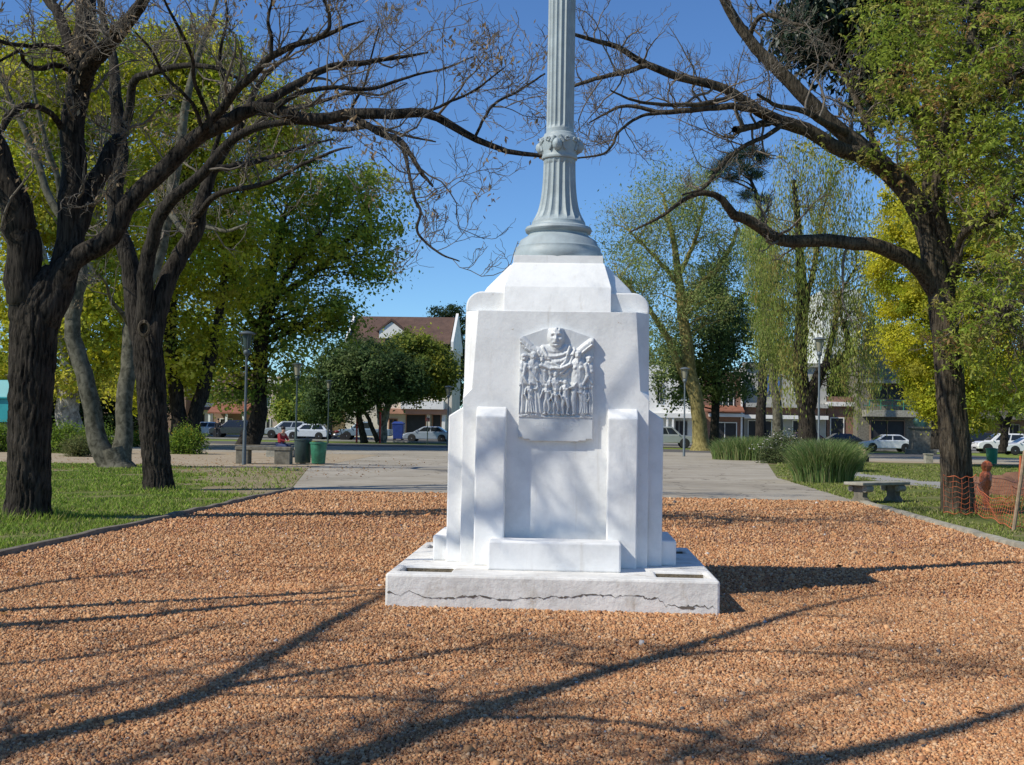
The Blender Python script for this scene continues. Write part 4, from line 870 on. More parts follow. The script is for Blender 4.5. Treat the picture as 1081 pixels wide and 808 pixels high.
leafy_tree('round_tree', 'small round dark green tree with two thin dark stems in front of the tiled house', 'small trees by the road', T((382, 466), 100),
  [Y_([(385, 468, 5), (381, 450, 3.6), (378, 425, 3), (384, 395, 2.4)], 100, 100), Y_([(399, 466, 3), (390, 445, 2.4), (383, 432, 2)], 100, 100), Y_([(382, 436, 2.4), (400, 422, 2), (420, 405, 1.5)], 100, 99)],
  [(385, 390, 100, 48, 32, 3.6), (350, 405, 100, 28, 24, 2.4), (415, 400, 100, 34, 26, 2.6), (372, 382, 100, 30, 14, 2.2), (370, 420, 100, 38, 14, 2.6), (345, 432, 100, 24, 16, 2)],
  330, 60, 1.1, .27, [(.08, .135, .05), (.11, .17, .055), (.055, .095, .035), (.14, .19, .06)], BARK, br=.05, nbranch=60, fill=.45)
leafy_tree('round_tree', 'yellowish green round tree with limewashed forking trunk, nearest the monument on its left', 'small trees by the road', T((404, 464), 104),
  [Y_([(402, 467, 6.5), (404, 450, 5), (408, 432, 4.2), (420, 405, 3), (430, 380, 2)], 104, 104), Y_([(403, 448, 4), (400, 430, 3.4), (394, 410, 2.4)], 104, 104)],
  [(443, 382, 104, 32, 26, 3), (434, 368, 104, 24, 16, 2.4), (460, 394, 104, 22, 22, 2.2), (440, 405, 104, 34, 18, 2.6), (412, 374, 105, 22, 14, 2)],
  250, 62, 1.1, .28, [(.24, .28, .04), (.18, .23, .04), (.33, .34, .05), (.12, .17, .03)], BARKW, br=.05, nbranch=50, fill=.4)
leafy_tree('conifer_tree', 'dark rounded conifer standing behind the tiled house roof', 'far trees behind the houses', T((476, 460), 165),
  [Y_([(476, 460, 3), (476, 400, 2.4), (477, 335, 1)], 165, 165)], [(478, 340, 165, 14, 17, 3), (474, 365, 165, 18, 22, 3.5), (480, 400, 165, 20, 30, 3.5), (461, 334, 165, 5, 8, 1)],
  170, 60, 1.3, .35, DG, BARK, br=.05, nbranch=10, fill=.5)
# right of the monument
leafy_tree('willow_like_tree', 'tall airy tree with mossy yellow trunk and feathery pale leaves, just right of the monument', None, T((738, 475), 92),
  [Y_([(740, 479, 15), (739, 470, 10), (735, 440, 8), (731, 410, 7.5), (726, 370, 7), (721, 330, 6), (716, 290, 4.6), (710, 250, 3), (700, 205, 1.6)], 92, 92), Y_([(732, 418, 5.5), (718, 385, 4.5), (700, 350, 3.5), (680, 320, 2.4), (655, 295, 1.2)], 92, 90), Y_([(722, 325, 4.6), (742, 300, 4), (765, 272, 3), (780, 240, 1.6)], 92, 93), Y_([(717, 290, 3), (735, 250, 2.2), (745, 205, 1.2)], 92, 91), Y_([(716, 300, 3), (690, 270, 2), (665, 245, 1.2)], 92, 91)],
  [(700, 220, 92, 36, 44, 5), (660, 250, 92, 34, 36, 4), (735, 230, 92, 36, 38, 5), (690, 290, 92, 50, 34, 5), (765, 270, 92, 34, 34, 4), (665, 320, 91, 26, 36, 4), (730, 200, 92, 22, 28, 3), (745, 320, 92, 34, 30, 4), (700, 360, 91, 26, 34, 4)],
  400, 56, 1.5, .22, WG, BARKY, br=.06, nbranch=150, hang=.45, aspect=.34, fill=.75, clump_flat=1.1, dens=.62)
leafy_tree('dense_tree', 'dense dark green tree standing right behind the mossy yellow trunk', None, T((757, 472), 99),
  [Y_([(756, 476, 7), (755, 450, 5), (757, 400, 4.5), (760, 350, 3.5), (762, 300, 2)], 99, 99)],
  [(752, 310, 99, 34, 34, 4), (770, 350, 99, 30, 34, 4), (735, 365, 99, 40, 36, 4.4), (768, 395, 98, 34, 28, 3.6), (712, 395, 99, 22, 34, 3), (740, 410, 99, 30, 20, 3)],
  300, 60, 1.3, .26, [(.08, .13, .045), (.11, .165, .05), (.06, .10, .035), (.16, .21, .06)], BARK, br=.05, nbranch=70, fill=.6, dens=.65)
def pine(name, label, group, base, trunk, pads, Y):
    root = thing(name, label, 'tree', tuple(base), group=group)
    Vs, Qs, off = [], [], 0; Cs = []
    p, r = limb(trunk, 24, .3); v, q = tubes(p[None], r[None], 8); Vs.append(v); Qs.append(q); off = len(v)
    for (px, py, rx, ry, dy) in pads:
        c = P(px, py, Y+dy); st = p[np.abs(p[:, 2]-(c[2]-1.2)).argmin()]
        tt = np.linspace(0, 1, 10)[:, None]; b = st*(1-tt)+c*tt+np.sin(np.pi*tt)*rng.normal(0, .35, 3); v, q = tubes(b[None], np.linspace(.12, .04, 10)[None], 5); Vs.append(v); Qs.append(q+off); off += len(v)
        Cs.append(ellipsoid_points([(px, py, Y+dy, rx, ry, rx*Y/F)], int(8+rx*ry*.16), .6))
    mesh_np('trunk', np.concatenate(Vs), np.concatenate(Qs), BARK, root, smooth=True)
    C = np.concatenate(Cs); k = 80
    pts = (C[:, None]+rng.normal(0, .36, (len(C), k, 3))*[1, 1, .6]).reshape(-1, 3); d = nrm((pts-np.repeat(C, k, 0))+[0, 0, .25])
    v, q, c = leaves(pts, .42, [(.035, .065, .04), (.05, .085, .05), (.025, .05, .032), (.07, .105, .055)], .10, .3, dirs=d)
    mesh_np('crown', v, q, LEAF, root, c)
pine('pine_tree', 'tall pine with flat dark bluish needle pads above the road, between the airy trees', None, T((806, 470), 118),
  Y_([(803, 470, 7), (804, 400, 5), (806, 320, 4.4), (805, 250, 3.6), (800, 210, 2.6), (788, 180, 1.2)], 118, 118),
  [(766, 176, 10, 7, 0), (778, 166, 9, 7, 1), (792, 160, 8, 6, .5), (803, 168, 9, 6, 1), (752, 184, 8, 5, -1), (786, 178, 9, 5, -1), (772, 188, 7, 4, 1), (799, 184, 7, 5, 1), (790, 206, 7, 4, 0), (806, 212, 6, 4, 0), (822, 328, 11, 6, 0), (806, 336, 9, 5, 1), (785, 342, 12, 6, -1), (800, 318, 10, 5, 1), (770, 362, 13, 6, 0), (756, 356, 9, 5, 0), (760, 305, 10, 5, 2)], 118)
leafy_tree('weeping_tree', 'weeping tree with dark forked trunk and long drooping pale green strands, behind the right lamp', None, T((858, 470), 76),
  [Y_([(852, 476, 13), (853, 450, 10), (850, 420, 9), (846, 380, 8), (847, 340, 7), (845, 290, 5.5), (842, 240, 4), (838, 190, 2.4)], 76, 76), Y_([(852, 432, 8.5), (861, 405, 7), (870, 388, 6), (888, 378, 4.6), (896, 372, 4), (890, 340, 2.6)], 76, 75), Y_([(871, 388, 4), (880, 350, 3), (888, 310, 2), (905, 280, 1)], 76, 77), Y_([(846, 345, 3.6), (858, 290, 3), (868, 230, 2)], 76, 76)],
  [(850, 190, 76, 40, 40, 4), (830, 250, 76, 46, 40, 4), (880, 230, 76, 42, 44, 4), (905, 290, 76, 34, 50, 4), (820, 310, 76, 30, 40, 4), (895, 350, 75, 32, 50, 3), (860, 300, 76, 34, 44, 4), (925, 330, 77, 20, 46, 3), (900, 400, 75, 30, 36, 3), (836, 370, 75, 22, 46, 3), (922, 385, 77, 16, 40, 2), (812, 375, 77, 12, 36, 2)],
  420, 62, 1.25, .22, [(.29, .34, .075), (.35, .39, .09), (.23, .29, .065), (.40, .40, .12), (.19, .24, .055), (.31, .25, .08)], BARK, br=.05, nbranch=120, hang=.8, aspect=.26, fill=.7, clump_stretch=(.5, .5, 2.0), dens=.72)
leafy_tree('slender_tree', 'slender tree with leaf covered leaning trunk beside the weeping tree, behind the white flowering shrub', None, T((822, 470), 88),
  [Y_([(823, 474, 8), (822, 450, 6), (819, 420, 5), (814, 370, 4.5), (806, 310, 3.6), (800, 270, 2)], 88, 88)],
  [(808, 290, 88, 22, 34, 3), (815, 350, 88, 20, 40, 3), (830, 375, 88, 20, 18, 2.6), (800, 250, 88, 18, 26, 3)],
  170, 60, 1.2, .22, WG+MG, BARKG, br=.05, nbranch=50, hang=.6, aspect=.3, fill=.6)
leafy_tree('golden_conifer', 'dense golden yellow conifer behind the big right trunk', None, T((985, 470), 60),
  [Y_([(990, 474, 8), (990, 400, 6), (985, 280, 4), (975, 190, 1.5)], 60, 60)],
  [(965, 215, 60, 30, 46, 2), (965, 280, 60, 44, 50, 2.6), (974, 350, 60, 40, 50, 3), (1004, 405, 60, 42, 38, 3), (1030, 300, 61, 50, 60, 3), (1050, 380, 61, 50, 46, 3), (1020, 220, 61, 40, 50, 2.6), (1015, 440, 60, 30, 18, 2)],
  620, 70, .85, .17, BY+BY+YG, BARK, br=.05, nbranch=20, fill=.2, aspect=.5, hang=.2, dens=1.9)
leafy_tree('shade_tree', 'small shade tree with short forking trunk before the white cars at the right edge', None, T((1064, 470), 72),
  [Y_([(1058, 478, 5), (1060, 460, 4.4), (1060, 450, 4), (1048, 430, 3), (1040, 415, 2)], 72, 72), Y_([(1060, 455, 4), (1068, 435, 3), (1080, 420, 2)], 72, 72)],
  [(1060, 405, 72, 36, 24, 2.4), (1030, 415, 72, 24, 20, 2), (1088, 410, 72, 28, 24, 2.4)],
  150, 60, .9, .19, MG, BARK, br=.04, nbranch=40, fill=.5)
# more distant park and street trees that close the gaps
far = [(20, 430, 115, 42, 60, 'dark street tree behind the teal kiosk at the left edge', DG), (130, 410, 120, 45, 70, 'dark street tree seen between the pale stems and the second trunk', DG),
       (318, 425, 122, 22, 24, 'bushy green street tree behind the white hatchback', MG), (905, 405, 135, 26, 30, 'bushy dark tree in front of the balconied flats', MG), (660, 400, 150, 40, 40, 'grey green tree showing beside the right edge of the monument', WG)]
for x, y, Y, rx, ry, lb, cc in far:
    b = T((x, 460), Y)
    leafy_tree('street_tree', lb, 'street trees in front of the houses', b, [Y_([(x, 466, 5), (x+2, y, 4), (x, y-ry*.6, 2)], Y, Y)],
      [(x, y, Y, rx, ry, rx*Y/F), (x-rx*.5, y+ry*.3, Y, rx*.6, ry*.6, 2.5), (x+rx*.5, y+ry*.1, Y, rx*.6, ry*.7, 2.5)], int(110+rx*2), 60, 1.5, .36, cc, BARK, br=.06, nbranch=20, fill=.4)

# ------------------------------------------------------------------ shrubs and tufts
def shrub(name, label, group, px, py, Y, rx, ry, cols, size=.09, ncl=90, per=46, cr=.35, flowers=None, mat=None, aspect=.5):
    b = P(px, py, Y); b[2] = 0; root = thing(name, label, 'shrub', tuple(b), group=group); h = ry*Y/F; w = rx*Y/F
    C = nrm(rng.normal(size=(ncl, 3))); C[:, 2] = np.abs(C[:, 2]); C *= rng.uniform(.55, 1.02, (ncl, 1)); C = C*[w, w*.8, h*.93]+b
    C += [0, 0, .1]
    tt = np.linspace(0, 1, 6)[None, :, None]; o0 = b+rng.normal(0, w*.12, (ncl, 3))*[1, 1, 0]
    v, q = tubes(o0[:, None]*(1-tt)+C[:, None]*tt, np.full((ncl, 6), .012), 3); mesh_np('stems', v, q, TWIGD, root)
    pts = (C[:, None]+rng.normal(0, cr*.5, (ncl, per, 3))).reshape(-1, 3); pts[:, 2] = np.maximum(pts[:, 2], .03)
    v, q, c = leaves(pts, size, cols, aspect, .5); mesh_np('foliage', v, q, mat or LEAF, root, c)
    if flowers:
        k = rng.choice(len(pts), flowers[1]); fp = pts[k]+nrm(pts[k]-b)*.06
        k = fp[:, 2] > h*.45; v, q, c = leaves(fp[k], flowers[2], flowers[0], .9, 1.2); mesh_np('flowers', v, q, LEAF, root, c)['kind'] = 'stuff'
HG = [(.15, .25, .03), (.20, .30, .035), (.11, .19, .028), (.25, .32, .045)]
for i, (x, rx) in enumerate([(-2, 24), (66, 26), (100, 24)]):
    shrub('hedge_bush', ['clipped green hedge bush cut by the left edge, left of the nearest trunk', 'clipped green hedge bush just right of the nearest trunk', 'clipped green hedge bush at the foot of the pale stems'][i], 'hedge along the left path', x, 480, 55, rx, 29, HG, .10, 120, 60, .4)
shrub('grassy_tuft', 'greyish grassy tuft on the lawn edge before the hedge', None, 82, 488, 50, 17, 20, [(.17, .2, .07), (.22, .22, .09), (.12, .15, .05)], .16, 70, 40, .3, aspect=.14)
shrub('flowering_bush', 'rounded bush with yellow flowers beside the second dark trunk', None, 196, 477, 57, 22, 28, HG, .10, 110, 60, .36, ([(.55, .42, .03), (.5, .36, .04)], 220, .09))
shrub('yellow_flower_bed', 'low bed of orange yellow flowers seen between the pale stems', None, 143, 464, 70, 12, 14, HG, .10, 50, 40, .3, ([(.6, .35, .03), (.6, .42, .05)], 260, .12))
shrub('white_flowering_shrub', 'rounded shrub covered in white blossom behind the long grass clump', None, 826, 476, 60, 24, 32, [(.12, .16, .06), (.16, .19, .08), (.09, .12, .05)], .10, 130, 50, .36, ([(.72, .70, .64), (.66, .63, .58)], 1100, .08))
def grass_clump(name, label, group, px, py, Y, rx, ry, n, depth, cols):
    b = P(px, py, Y); b[2] = 0; root = thing(name, label, 'ornamental grass', tuple(b), group=group); w, h = rx*Y/F, ry*Y/F
    r = rng.uniform(-1, 1, (n, 2)); k = (r**2).sum(1) < 1; r = r[k]; n = len(r)
    p0 = b+np.stack([r[:, 0]*w*.85, r[:, 1]*depth, np.zeros(n)], 1)
    edge = 1-.35*np.abs(r[:, 0])**3; L = h*rng.uniform(.55, 1.12, n)*edge
    lean = np.stack([r[:, 0]*.35+rng.normal(0, .22, n), r[:, 1]*.25-.05+rng.normal(0, .22, n)], 1)*L[:, None]
    tt = np.linspace(0, 1, 5); pts = np.stack([p0+np.concatenate([lean*t**1.7, (L*(t-.28*t**3)*1.3)[:, None]], 1) for t in tt], 1)
    a = rng.uniform(0, 6.28, n); wv = np.stack([np.cos(a), np.sin(a), np.zeros(n)], 1)*.010*(Y/40)**.5
    wd = np.array([1, 1, .85, .55, .08])[None, :, None]
    V = np.stack([pts-wv[:, None]*wd, pts+wv[:, None]*wd], 2).reshape(-1, 3); id_ = np.arange(n*10).reshape(n, 5, 2)
    Q = np.stack([id_[:, :-1, 0], id_[:, :-1, 1], id_[:, 1:, 1], id_[:, 1:, 0]], -1).reshape(-1, 4)
    mesh_np('blades', V, Q, GRASSM, root, np.repeat(col_mix(n, cols, .25), 10, 0))
OG = [(.15, .24, .07), (.20, .29, .09), (.11, .19, .05), (.25, .31, .11), (.33, .33, .15)]
grass_clump('ornamental_grass', 'tall green grass clump at the corner of the plaza beside the right lawn', 'tall grass clumps by the plaza', 869, 513, 38.5, 35, 46, 7000, 1.0, OG)
grass_clump('ornamental_grass', 'long low bank of green grass along the back of the plaza, below the white shrub', 'tall grass clumps by the plaza', 792, 485, 66, 46, 25, 6000, 1.6, OG)
grass_clump('ornamental_grass', 'yellowish grass clump behind the corner clump, below the right lamp', 'tall grass clumps by the plaza', 893, 494, 50, 20, 32, 1300, .9, OG+[(.25, .25, .08)])

# ================================================================== STREET FURNITURE
STEEL = plain('galvanised_steel', (.13, .155, .17), .55, .3, .15, 6, .1, .004)
DARKM = plain('dark_green_paint', (.03, .05, .045), .5, 0, .2, 8, .1, .004)
CONC = plain('rough_concrete', (.30, .285, .23), .9, 0, .3, 6, .5, .015)
CONCD = plain('dark_concrete', (.17, .155, .12), .95, 0, .4, 6, .5, .015)
LAMPG = plain('lamp_opal_glass', (.24, .23, .16), .3, 0, .05, 6, 0)
def lamp(label, px, py, Y, H, STEEL=STEEL, LAMPG=LAMPG):
    b = P(px, py, Y); b[2] = 0
    r = thing('street_lamp', label, 'street lamp', tuple(b), group='lamp posts round the plaza')
    MB().lathe([(.075, 0), (.085, .02), (.075, .05), (.07, 1.25), (.05, 1.3), (.045, H-.95), (.07, H-.93), (.07, H-.88), (.03, H-.86)], seg=12).build('pole', STEEL, r, smooth=True, world=False)
    MB().ball((0, 0, H-.80), .13, 12, 8).build('globe_base', STEEL, r, smooth=True, world=False)
    MB().lathe([(.12, H-.66), (.16, H-.30), (.18, H-.13)], seg=12).build('lamp_shade', LAMPG, r, smooth=True, world=False)
    m = MB()
    for k in range(4):
        a = k*math.pi/2+.4; m.cyl((.13*math.cos(a), .13*math.sin(a), H-.74), (.25*math.cos(a), .25*math.sin(a), H-.12), .014, seg=6)
    m.build('lantern_frame', STEEL, r, world=False)
    MB().lathe([(.29, H-.13), (.31, H-.11), (.29, H-.08), (.16, H-.03), (.02, H)], seg=16).build('lamp_hood', STEEL, r, smooth=True, world=False)
    return r
lamp('lamp post on the left lawn beside the concrete bench, lantern lost in leaves', 257.5, 491, 44.2, 4.95, plain('dull_steel', (.075, .095, .105), .6, .2), DARKM)
lamp('lamp post standing right of the monument before the mossy yellow trunk', 722, 482, 71.7, 5.25)
lamp('lamp post rising behind the tall grass clumps, before the weeping tree', 864, 490, 57, 6.0)
lamp('dark lamp post behind the bins, in front of the white hatchback', 312, 474, 62, 4.7, DARKM)
lamp('lamp post half hidden by the left side of the monument', 472.5, 470, 92, 4.6)
lamp('thin lamp post at the road edge before the round dark tree', 346, 467, 95, 5.0, DARKM)
# concrete bench on the left with the seated person behind it
def block_bench(label, px, py, Y, W, D, H, rz=0, mat=CONC):
    b = P(px, py, Y); b[2] = 0; r = thing('concrete_bench', label, 'bench', tuple(b), rz, 'concrete benches by the plaza')
    MB().box((-W/2, -D/2, H-.13), (W/2, D/2, H)).build('seat', mat, r, bevel=.02, world=False)
    for x0, x1 in ((-W/2+.03, -W/2+.5), (W/2-.62, W/2-.03)):
        MB().box((x0, -D/2+.03, -.02), (x1, D/2-.03, H-.128)).build('leg', mat, r, bevel=.02, world=False)
    return r
block_bench('concrete slab bench on two block legs behind the left lamp post', 279, 489, 45.5, 2.1, .7, .66, .05, CONCD)
block_bench('concrete slab bench on which the person in red sits', 303, 479, 55, 1.9, .5, .46, .0)
b = P(980, 487, 66); b[2] = 0
pl = thing('concrete_block', 'plain pale concrete block on the lawn right of the seated person', 'bollard', tuple(b)); MB().box((-.2, -.2, -.02), (.2, .2, .46)).build('block', CONC, pl, bevel=.03, world=False)
MB().box((-.23, -.23, .46), (.23, .23, .52)).build('cap', CONC, pl, bevel=.015, world=False)
# classical concrete bench on the right: slab on two scrolled supports
b = P(926, 531, 28.3); b[2] = 0
cb = thing('stone_bench', 'backless stone bench with scrolled supports on the right lawn by the kerb', 'bench', tuple(b), math.radians(38))
MB().box((-.85, -.27, .40), (.85, .27, .47)).build('seat', CONC, cb, bevel=.015, world=False)
sup = [(-.22, 0), (.22, 0), (.20, .06), (.12, .14), (.13, .24), (.20, .29), (.255, .33), (.25, .40), (-.25, .40), (-.255, .33), (-.20, .29), (-.13, .24), (-.12, .14), (-.20, .06)]
for x in (-.58, .58):
    MB().prism(sup, 'x', x-.09, x+.09).build('support', CONCD, cb, bevel=.01, world=False)  # darker concrete than the seat paints in the supports' shadow side
    for s in (-1, 1): MB().cyl((x-.12, s*.20, .32), (x+.12, s*.20, .32), .075, seg=16).cyl((x-.13, s*.20, .32), (x+.13, s*.20, .32), .03, seg=10).build('scroll', CONC, cb, bevel=.01, world=False)
# litter bins
def bin_(name, label, px, py, Y, r0, r1, H, mat, rim=True):
    b = P(px, py, Y); b[2] = 0; r = thing(name, label, 'litter bin', tuple(b), group='litter bins by the plaza')
    MB().lathe([(r0*.96, .04), (r0, .06), (r1, H), (r1-.03, H), (r0-.03, .1)], seg=20).build('bin_body', mat, r, smooth=True, world=False)
    MB().lathe([(r1-.01, H-.05), (r1+.025, H-.045), (r1+.025, H+.01), (r1-.02, H+.012)], seg=20).build('rim', mat, r, smooth=True, world=False)
    m = MB().cyl((0, -.0, -.02), (0, 0, .08), .12, seg=10); m.build('foot', STEEL, r, world=False)
    MB().lathe([(r1-.035, H-.06), (r1-.03, H-.02), (r1*.6, H+.03), (.02, H+.05)], seg=16).build('rubbish_bag', plain('black_bag', (.012, .012, .013), .35, var=.2, bs=.6, bd=.03), r, smooth=True, world=False)
GREENP = plain('worn_green_plastic', (.035, .17, .095), .5, 0, .4, 5, .2, .01)
bin_('litter_bin', 'worn bright green litter bin at the plaza edge', 336, 490, 46.3, .26, .325, .84, GREENP)
bin_('litter_bin', 'very dark green litter bin between the bench and the bright bin', 319.5, 489, 46.6, .30, .33, .95, DARKM)
bin_('litter_bin', 'small green litter bin on the grass in front of the white cars at right', 1047, 488, 66, .26, .30, .85, plain('green_bin_paint', (.03, .22, .12), .5, var=.2))
# a red swing frame by the road
RED = plain('red_paint', (.55, .02, .015), .4, 0, .1, 6, .05, .003)
b0, b1 = P(376.5, 465, 101), P(401, 465, 101); b0[2] = b1[2] = 0
sw = thing('swing_frame', 'red painted metal frame with two uprights among the small trees by the road', 'play frame', tuple(b0))
for b in (b0, b1): MB().cyl(b-[0, 0, .05], b+[0, 0, 3.3], .085, seg=10).build('upright', RED, sw)
MB().cyl(b0+[0, 0, 3.25], b1+[0, 0, 3.25], .06, seg=10).build('crossbar', RED, sw)
# traffic sign seen by the silver car, bollard posts along the kerb
b = P(451, 469, 98); b[2] = 0
ts = thing('road_sign', 'thin dark sign post with small plates at the kerb before the silver car', 'road sign', tuple(b))
MB().cyl((0, 0, -.05), (0, 0, 2.2), .04, seg=8).build('post', DARKM, ts, world=False); MB().box((-.16, -.03, 1.85), (.16, -.01, 2.15)).build('plate', plain('back_of_sign', (.12, .03, .03), .5), ts, bevel=.01, world=False)
# statue with pedestal at the far right
b = P(972, 477, 95); b[2] = 0
st = thing('statue', 'dark green bronze bust on a stone pedestal left of the big right trunk', 'statue', tuple(b))
MB().box((-.95, -.95, -.05), (.95, .95, .35)).build('step', CONCD, st, bevel=.04, world=False)
MB().loft([[(s*x, t*x, z) for s, t in ((-1, -1), (1, -1), (1, 1), (-1, 1))] for x, z in ((.75, .345), (.68, 1.9), (.8, 1.95), (.8, 2.1))]).build('pedestal', CONCD, st, bevel=.03, world=False)
BRZ = plain('bronze_patina', (.06, .13, .11), .5, .4, .4, 3, .2, .02)
MB().loft([[(cx+w*math.cos(a), d*math.sin(a), z) for a in np.linspace(0, 2*math.pi, 13)[:-1]] for cx, w, d, z in ((0, .42, .35, 2.09), (0, .55, .35, 2.3), (0, .62, .34, 2.6), (.02, .45, .28, 2.8), (.02, .16, .16, 2.9), (.02, .14, .15, 3.0), (.02, .2, .22, 3.12), (.02, .22, .25, 3.3), (.02, .17, .19, 3.46), (.02, .05, .05, 3.52))]).build('bust', BRZ, st, smooth=True, world=False)

# orange safety netting round the right tree
ORG = plain('orange_plastic_net', (.52, .135, .05), .5, 0, .12, 8, 0)
WOOD = plain('weathered_wood', (.36, .26, .17), .85, 0, .3, 12, .3, .01)
def net(label, A, B, h, sag=.05, nx=None, bulge=0.0):
    A, B = np.array(A), np.array(B); L = np.linalg.norm(B-A); d = (B-A)/L; nn = np.array([d[1], -d[0], 0]); nx = nx or int(L/.15); nz = 7
    lines = []
    def p(u, w): return A+(B-A)*u+np.array([0, 0, 1.0])*(.06+(h-.06)*w-sag*math.sin(math.pi*u)*w+.02*math.sin(u*17+w*3))+nn*(bulge*math.sin(math.pi*u)+.03*math.sin(u*9+w*5))
    for i in range(nx+1): lines.append([p(i/nx, w) for w in np.linspace(0, 1, 12)])
    V1, Q1 = tubes(np.array(lines), np.full((nx+1, 12), .0038), 4)
    l2 = [[p(u, k/nz) for u in np.linspace(0, 1, 40)] for k in range(nz+1)]
    r2 = np.full((nz+1, 40), .0038); r2[[0, -1]] = .009
    V2, Q2 = tubes(np.array(l2), r2, 4)
    o = mesh_np('safety_net', np.concatenate([V1, V2]), np.concatenate([Q1, Q2+len(V1)]), ORG); tag(o, label, 'safety net', 'orange safety netting'); return o
a0 = P(996, 541, Y4-.55); a1 = P(1030, 541, Y4-.55); a2 = P(1070, 549, 20.6); a3 = P(1041, 535, 26.5); a4 = P(1100, 520, 30)
for a in (a0, a1, a2, a3, a4): a[2] = 0
net('orange safety net wrapped across the front of the big right trunk', a0, a1, .80, bulge=.12)
net('orange safety net sagging from the trunk to the leaning wooden stake', a1, a2, .58, .12)
net('orange safety net from the trunk back to the orange bundled post', a1+[.1, .5, 0], a3, .70, .15)
net('orange safety net running from the bundled post to the right edge', a3, a4, .75, .2)
net('orange safety net from the leaning stake out past the right edge', a2, P(1110, 545, 21.5)*[1, 1, 0], .75, .1)
ps = thing('bundled_post', 'post wrapped in bunched orange netting right of the big trunk', 'post', tuple(a3))
MB().cyl((0, 0, -.05), (0, 0, 1.05), .03, seg=8).build('stake', WOOD, ps, world=False)
MB().lathe([(.04, .06), (.07, .15), (.055, .28), (.06, .40), (.10, .50), (.125, .62), (.11, .74), (.065, .81), (.09, .86), (.11, .93), (.08, 1.0), (.02, 1.04)], seg=14, rmod=lambda r, z, t: r*(1+.18*math.sin(3*t+9*z)+.1*math.sin(7*t-14*z))).build('net_bundle', ORG, ps, world=False)
m = MB().cyl((0, 0, 0), tuple(P(1082, 476, 20.2)-a2), .035, .03, 8)
sk = m.build('wooden_stake', WOOD, None); sk.location = a2; tag(sk, 'pale wooden stake leaning to the right at the right edge', 'stake', 'stakes holding the netting')
m = MB().cyl((0, 0, -.05), (.05, 0, 1.15), .03, .028, 8); sk = m.build('wooden_stake', ORG, None); q = P(1075, 530, 27.0); q[2] = 0; sk.location = q; tag(sk, 'thin upright orange stake right of the bundled post', 'stake', 'stakes holding the netting')
# heap of dug reddish earth inside the netting
q = P(1060, 508, 33); q[2] = 0; H_ = []; n = 26
xx, yy = np.meshgrid(np.linspace(-1.6, 1.6, n), np.linspace(-1.1, 1.1, n), indexing='ij'); rr = np.clip(1-(xx/1.6)**2-(yy/1.1)**2, 0, 1)
zz = .55*rr**.8*(1+.25*np.sin(xx*5)*np.cos(yy*6))+rng.normal(0, .015, xx.shape)*(rr > 0)-.03
id_ = np.arange(n*n).reshape(n, n); o = mesh_np('earth_mound', np.stack([xx+q[0], yy+q[1], zz], -1).reshape(-1, 3), np.stack([id_[:-1, :-1], id_[1:, :-1], id_[1:, 1:], id_[:-1, 1:]], -1).reshape(-1, 4), groundmat('dug_red_earth', [(.3, (.16, .08, .05)), (.7, (.27, .145, .09))], 3, .8, .03), smooth=True)
tag(o, 'low heap of dug reddish earth behind the orange netting', 'earth mound')

# ================================================================== CARS
TYRE = plain('tyre_rubber', (.018, .018, .018), .85, var=.1, bs=0); RIM = plain('alloy_rim', (.4, .4, .41), .35, .8, .05, 5, 0)
GL = glass('car_glass'); LENS = glass('headlight_lens', (.5, .5, .5), .1); TAIL = plain('tail_light_red', (.4, .01, .01), .25, bs=0); BLK = plain('black_trim', (.015, .015, .016), .6, bs=0)
def paint(name, c, rough=.25, metal=.0):
    m, n, l, b = newmat(name); t = noise(n, l, 3, 3); r = ramp(n, [(.3, tuple(x*.93 for x in c)), (.7, c)]); l.new(t.outputs['Fac'], r.inputs[0]); l.new(r.outputs[0], b.inputs['Base Color'])
    b.inputs['Roughness'].default_value = rough; b.inputs['Metallic'].default_value = metal; b.inputs['Coat Weight'].default_value = .6; b.inputs['Coat Roughness'].default_value = .08; return m
CARS = {  # lower profile (x from -L/2 at the tail to +L/2 at the nose, z), cabin (x0 base rear, x0 top, x1 top, x1 base), roof z, belt z
 'hatch': dict(L=4.0, W=1.72, low=[(-1.98, .34), (-1.98, .72), (-1.88, .93), (1.0, .93), (1.62, .84), (1.92, .68), (2.0, .45), (1.96, .28), (-1.9, .26)], cab=(-1.9, -1.45, .35, 1.12), roof=1.48, belt=.91),
 'sedan': dict(L=4.5, W=1.76, low=[(-2.22, .36), (-2.24, .70), (-2.12, .93), (-1.2, .97), (1.1, .92), (1.85, .82), (2.16, .66), (2.25, .45), (2.2, .27), (-2.15, .27)], cab=(-1.75, -1.0, .35, 1.25), roof=1.44, belt=.92),
 'suv': dict(L=4.4, W=1.8, low=[(-2.18, .42), (-2.2, .85), (-2.12, 1.06), (1.1, 1.06), (1.8, 1.0), (2.12, .86), (2.2, .55), (2.15, .36), (-2.1, .36)], cab=(-2.1, -1.75, .35, 1.15), roof=1.70, belt=1.04),
 'pickup': dict(L=5.2, W=1.85, low=[(-2.6, .5), (-2.6, 1.08), (-.7, 1.08), (1.3, 1.08), (2.3, 1.0), (2.55, .8), (2.6, .55), (2.52, .4), (-2.5, .42)], cab=(-.75, -.6, .55, 1.35), roof=1.78, belt=1.06),
}
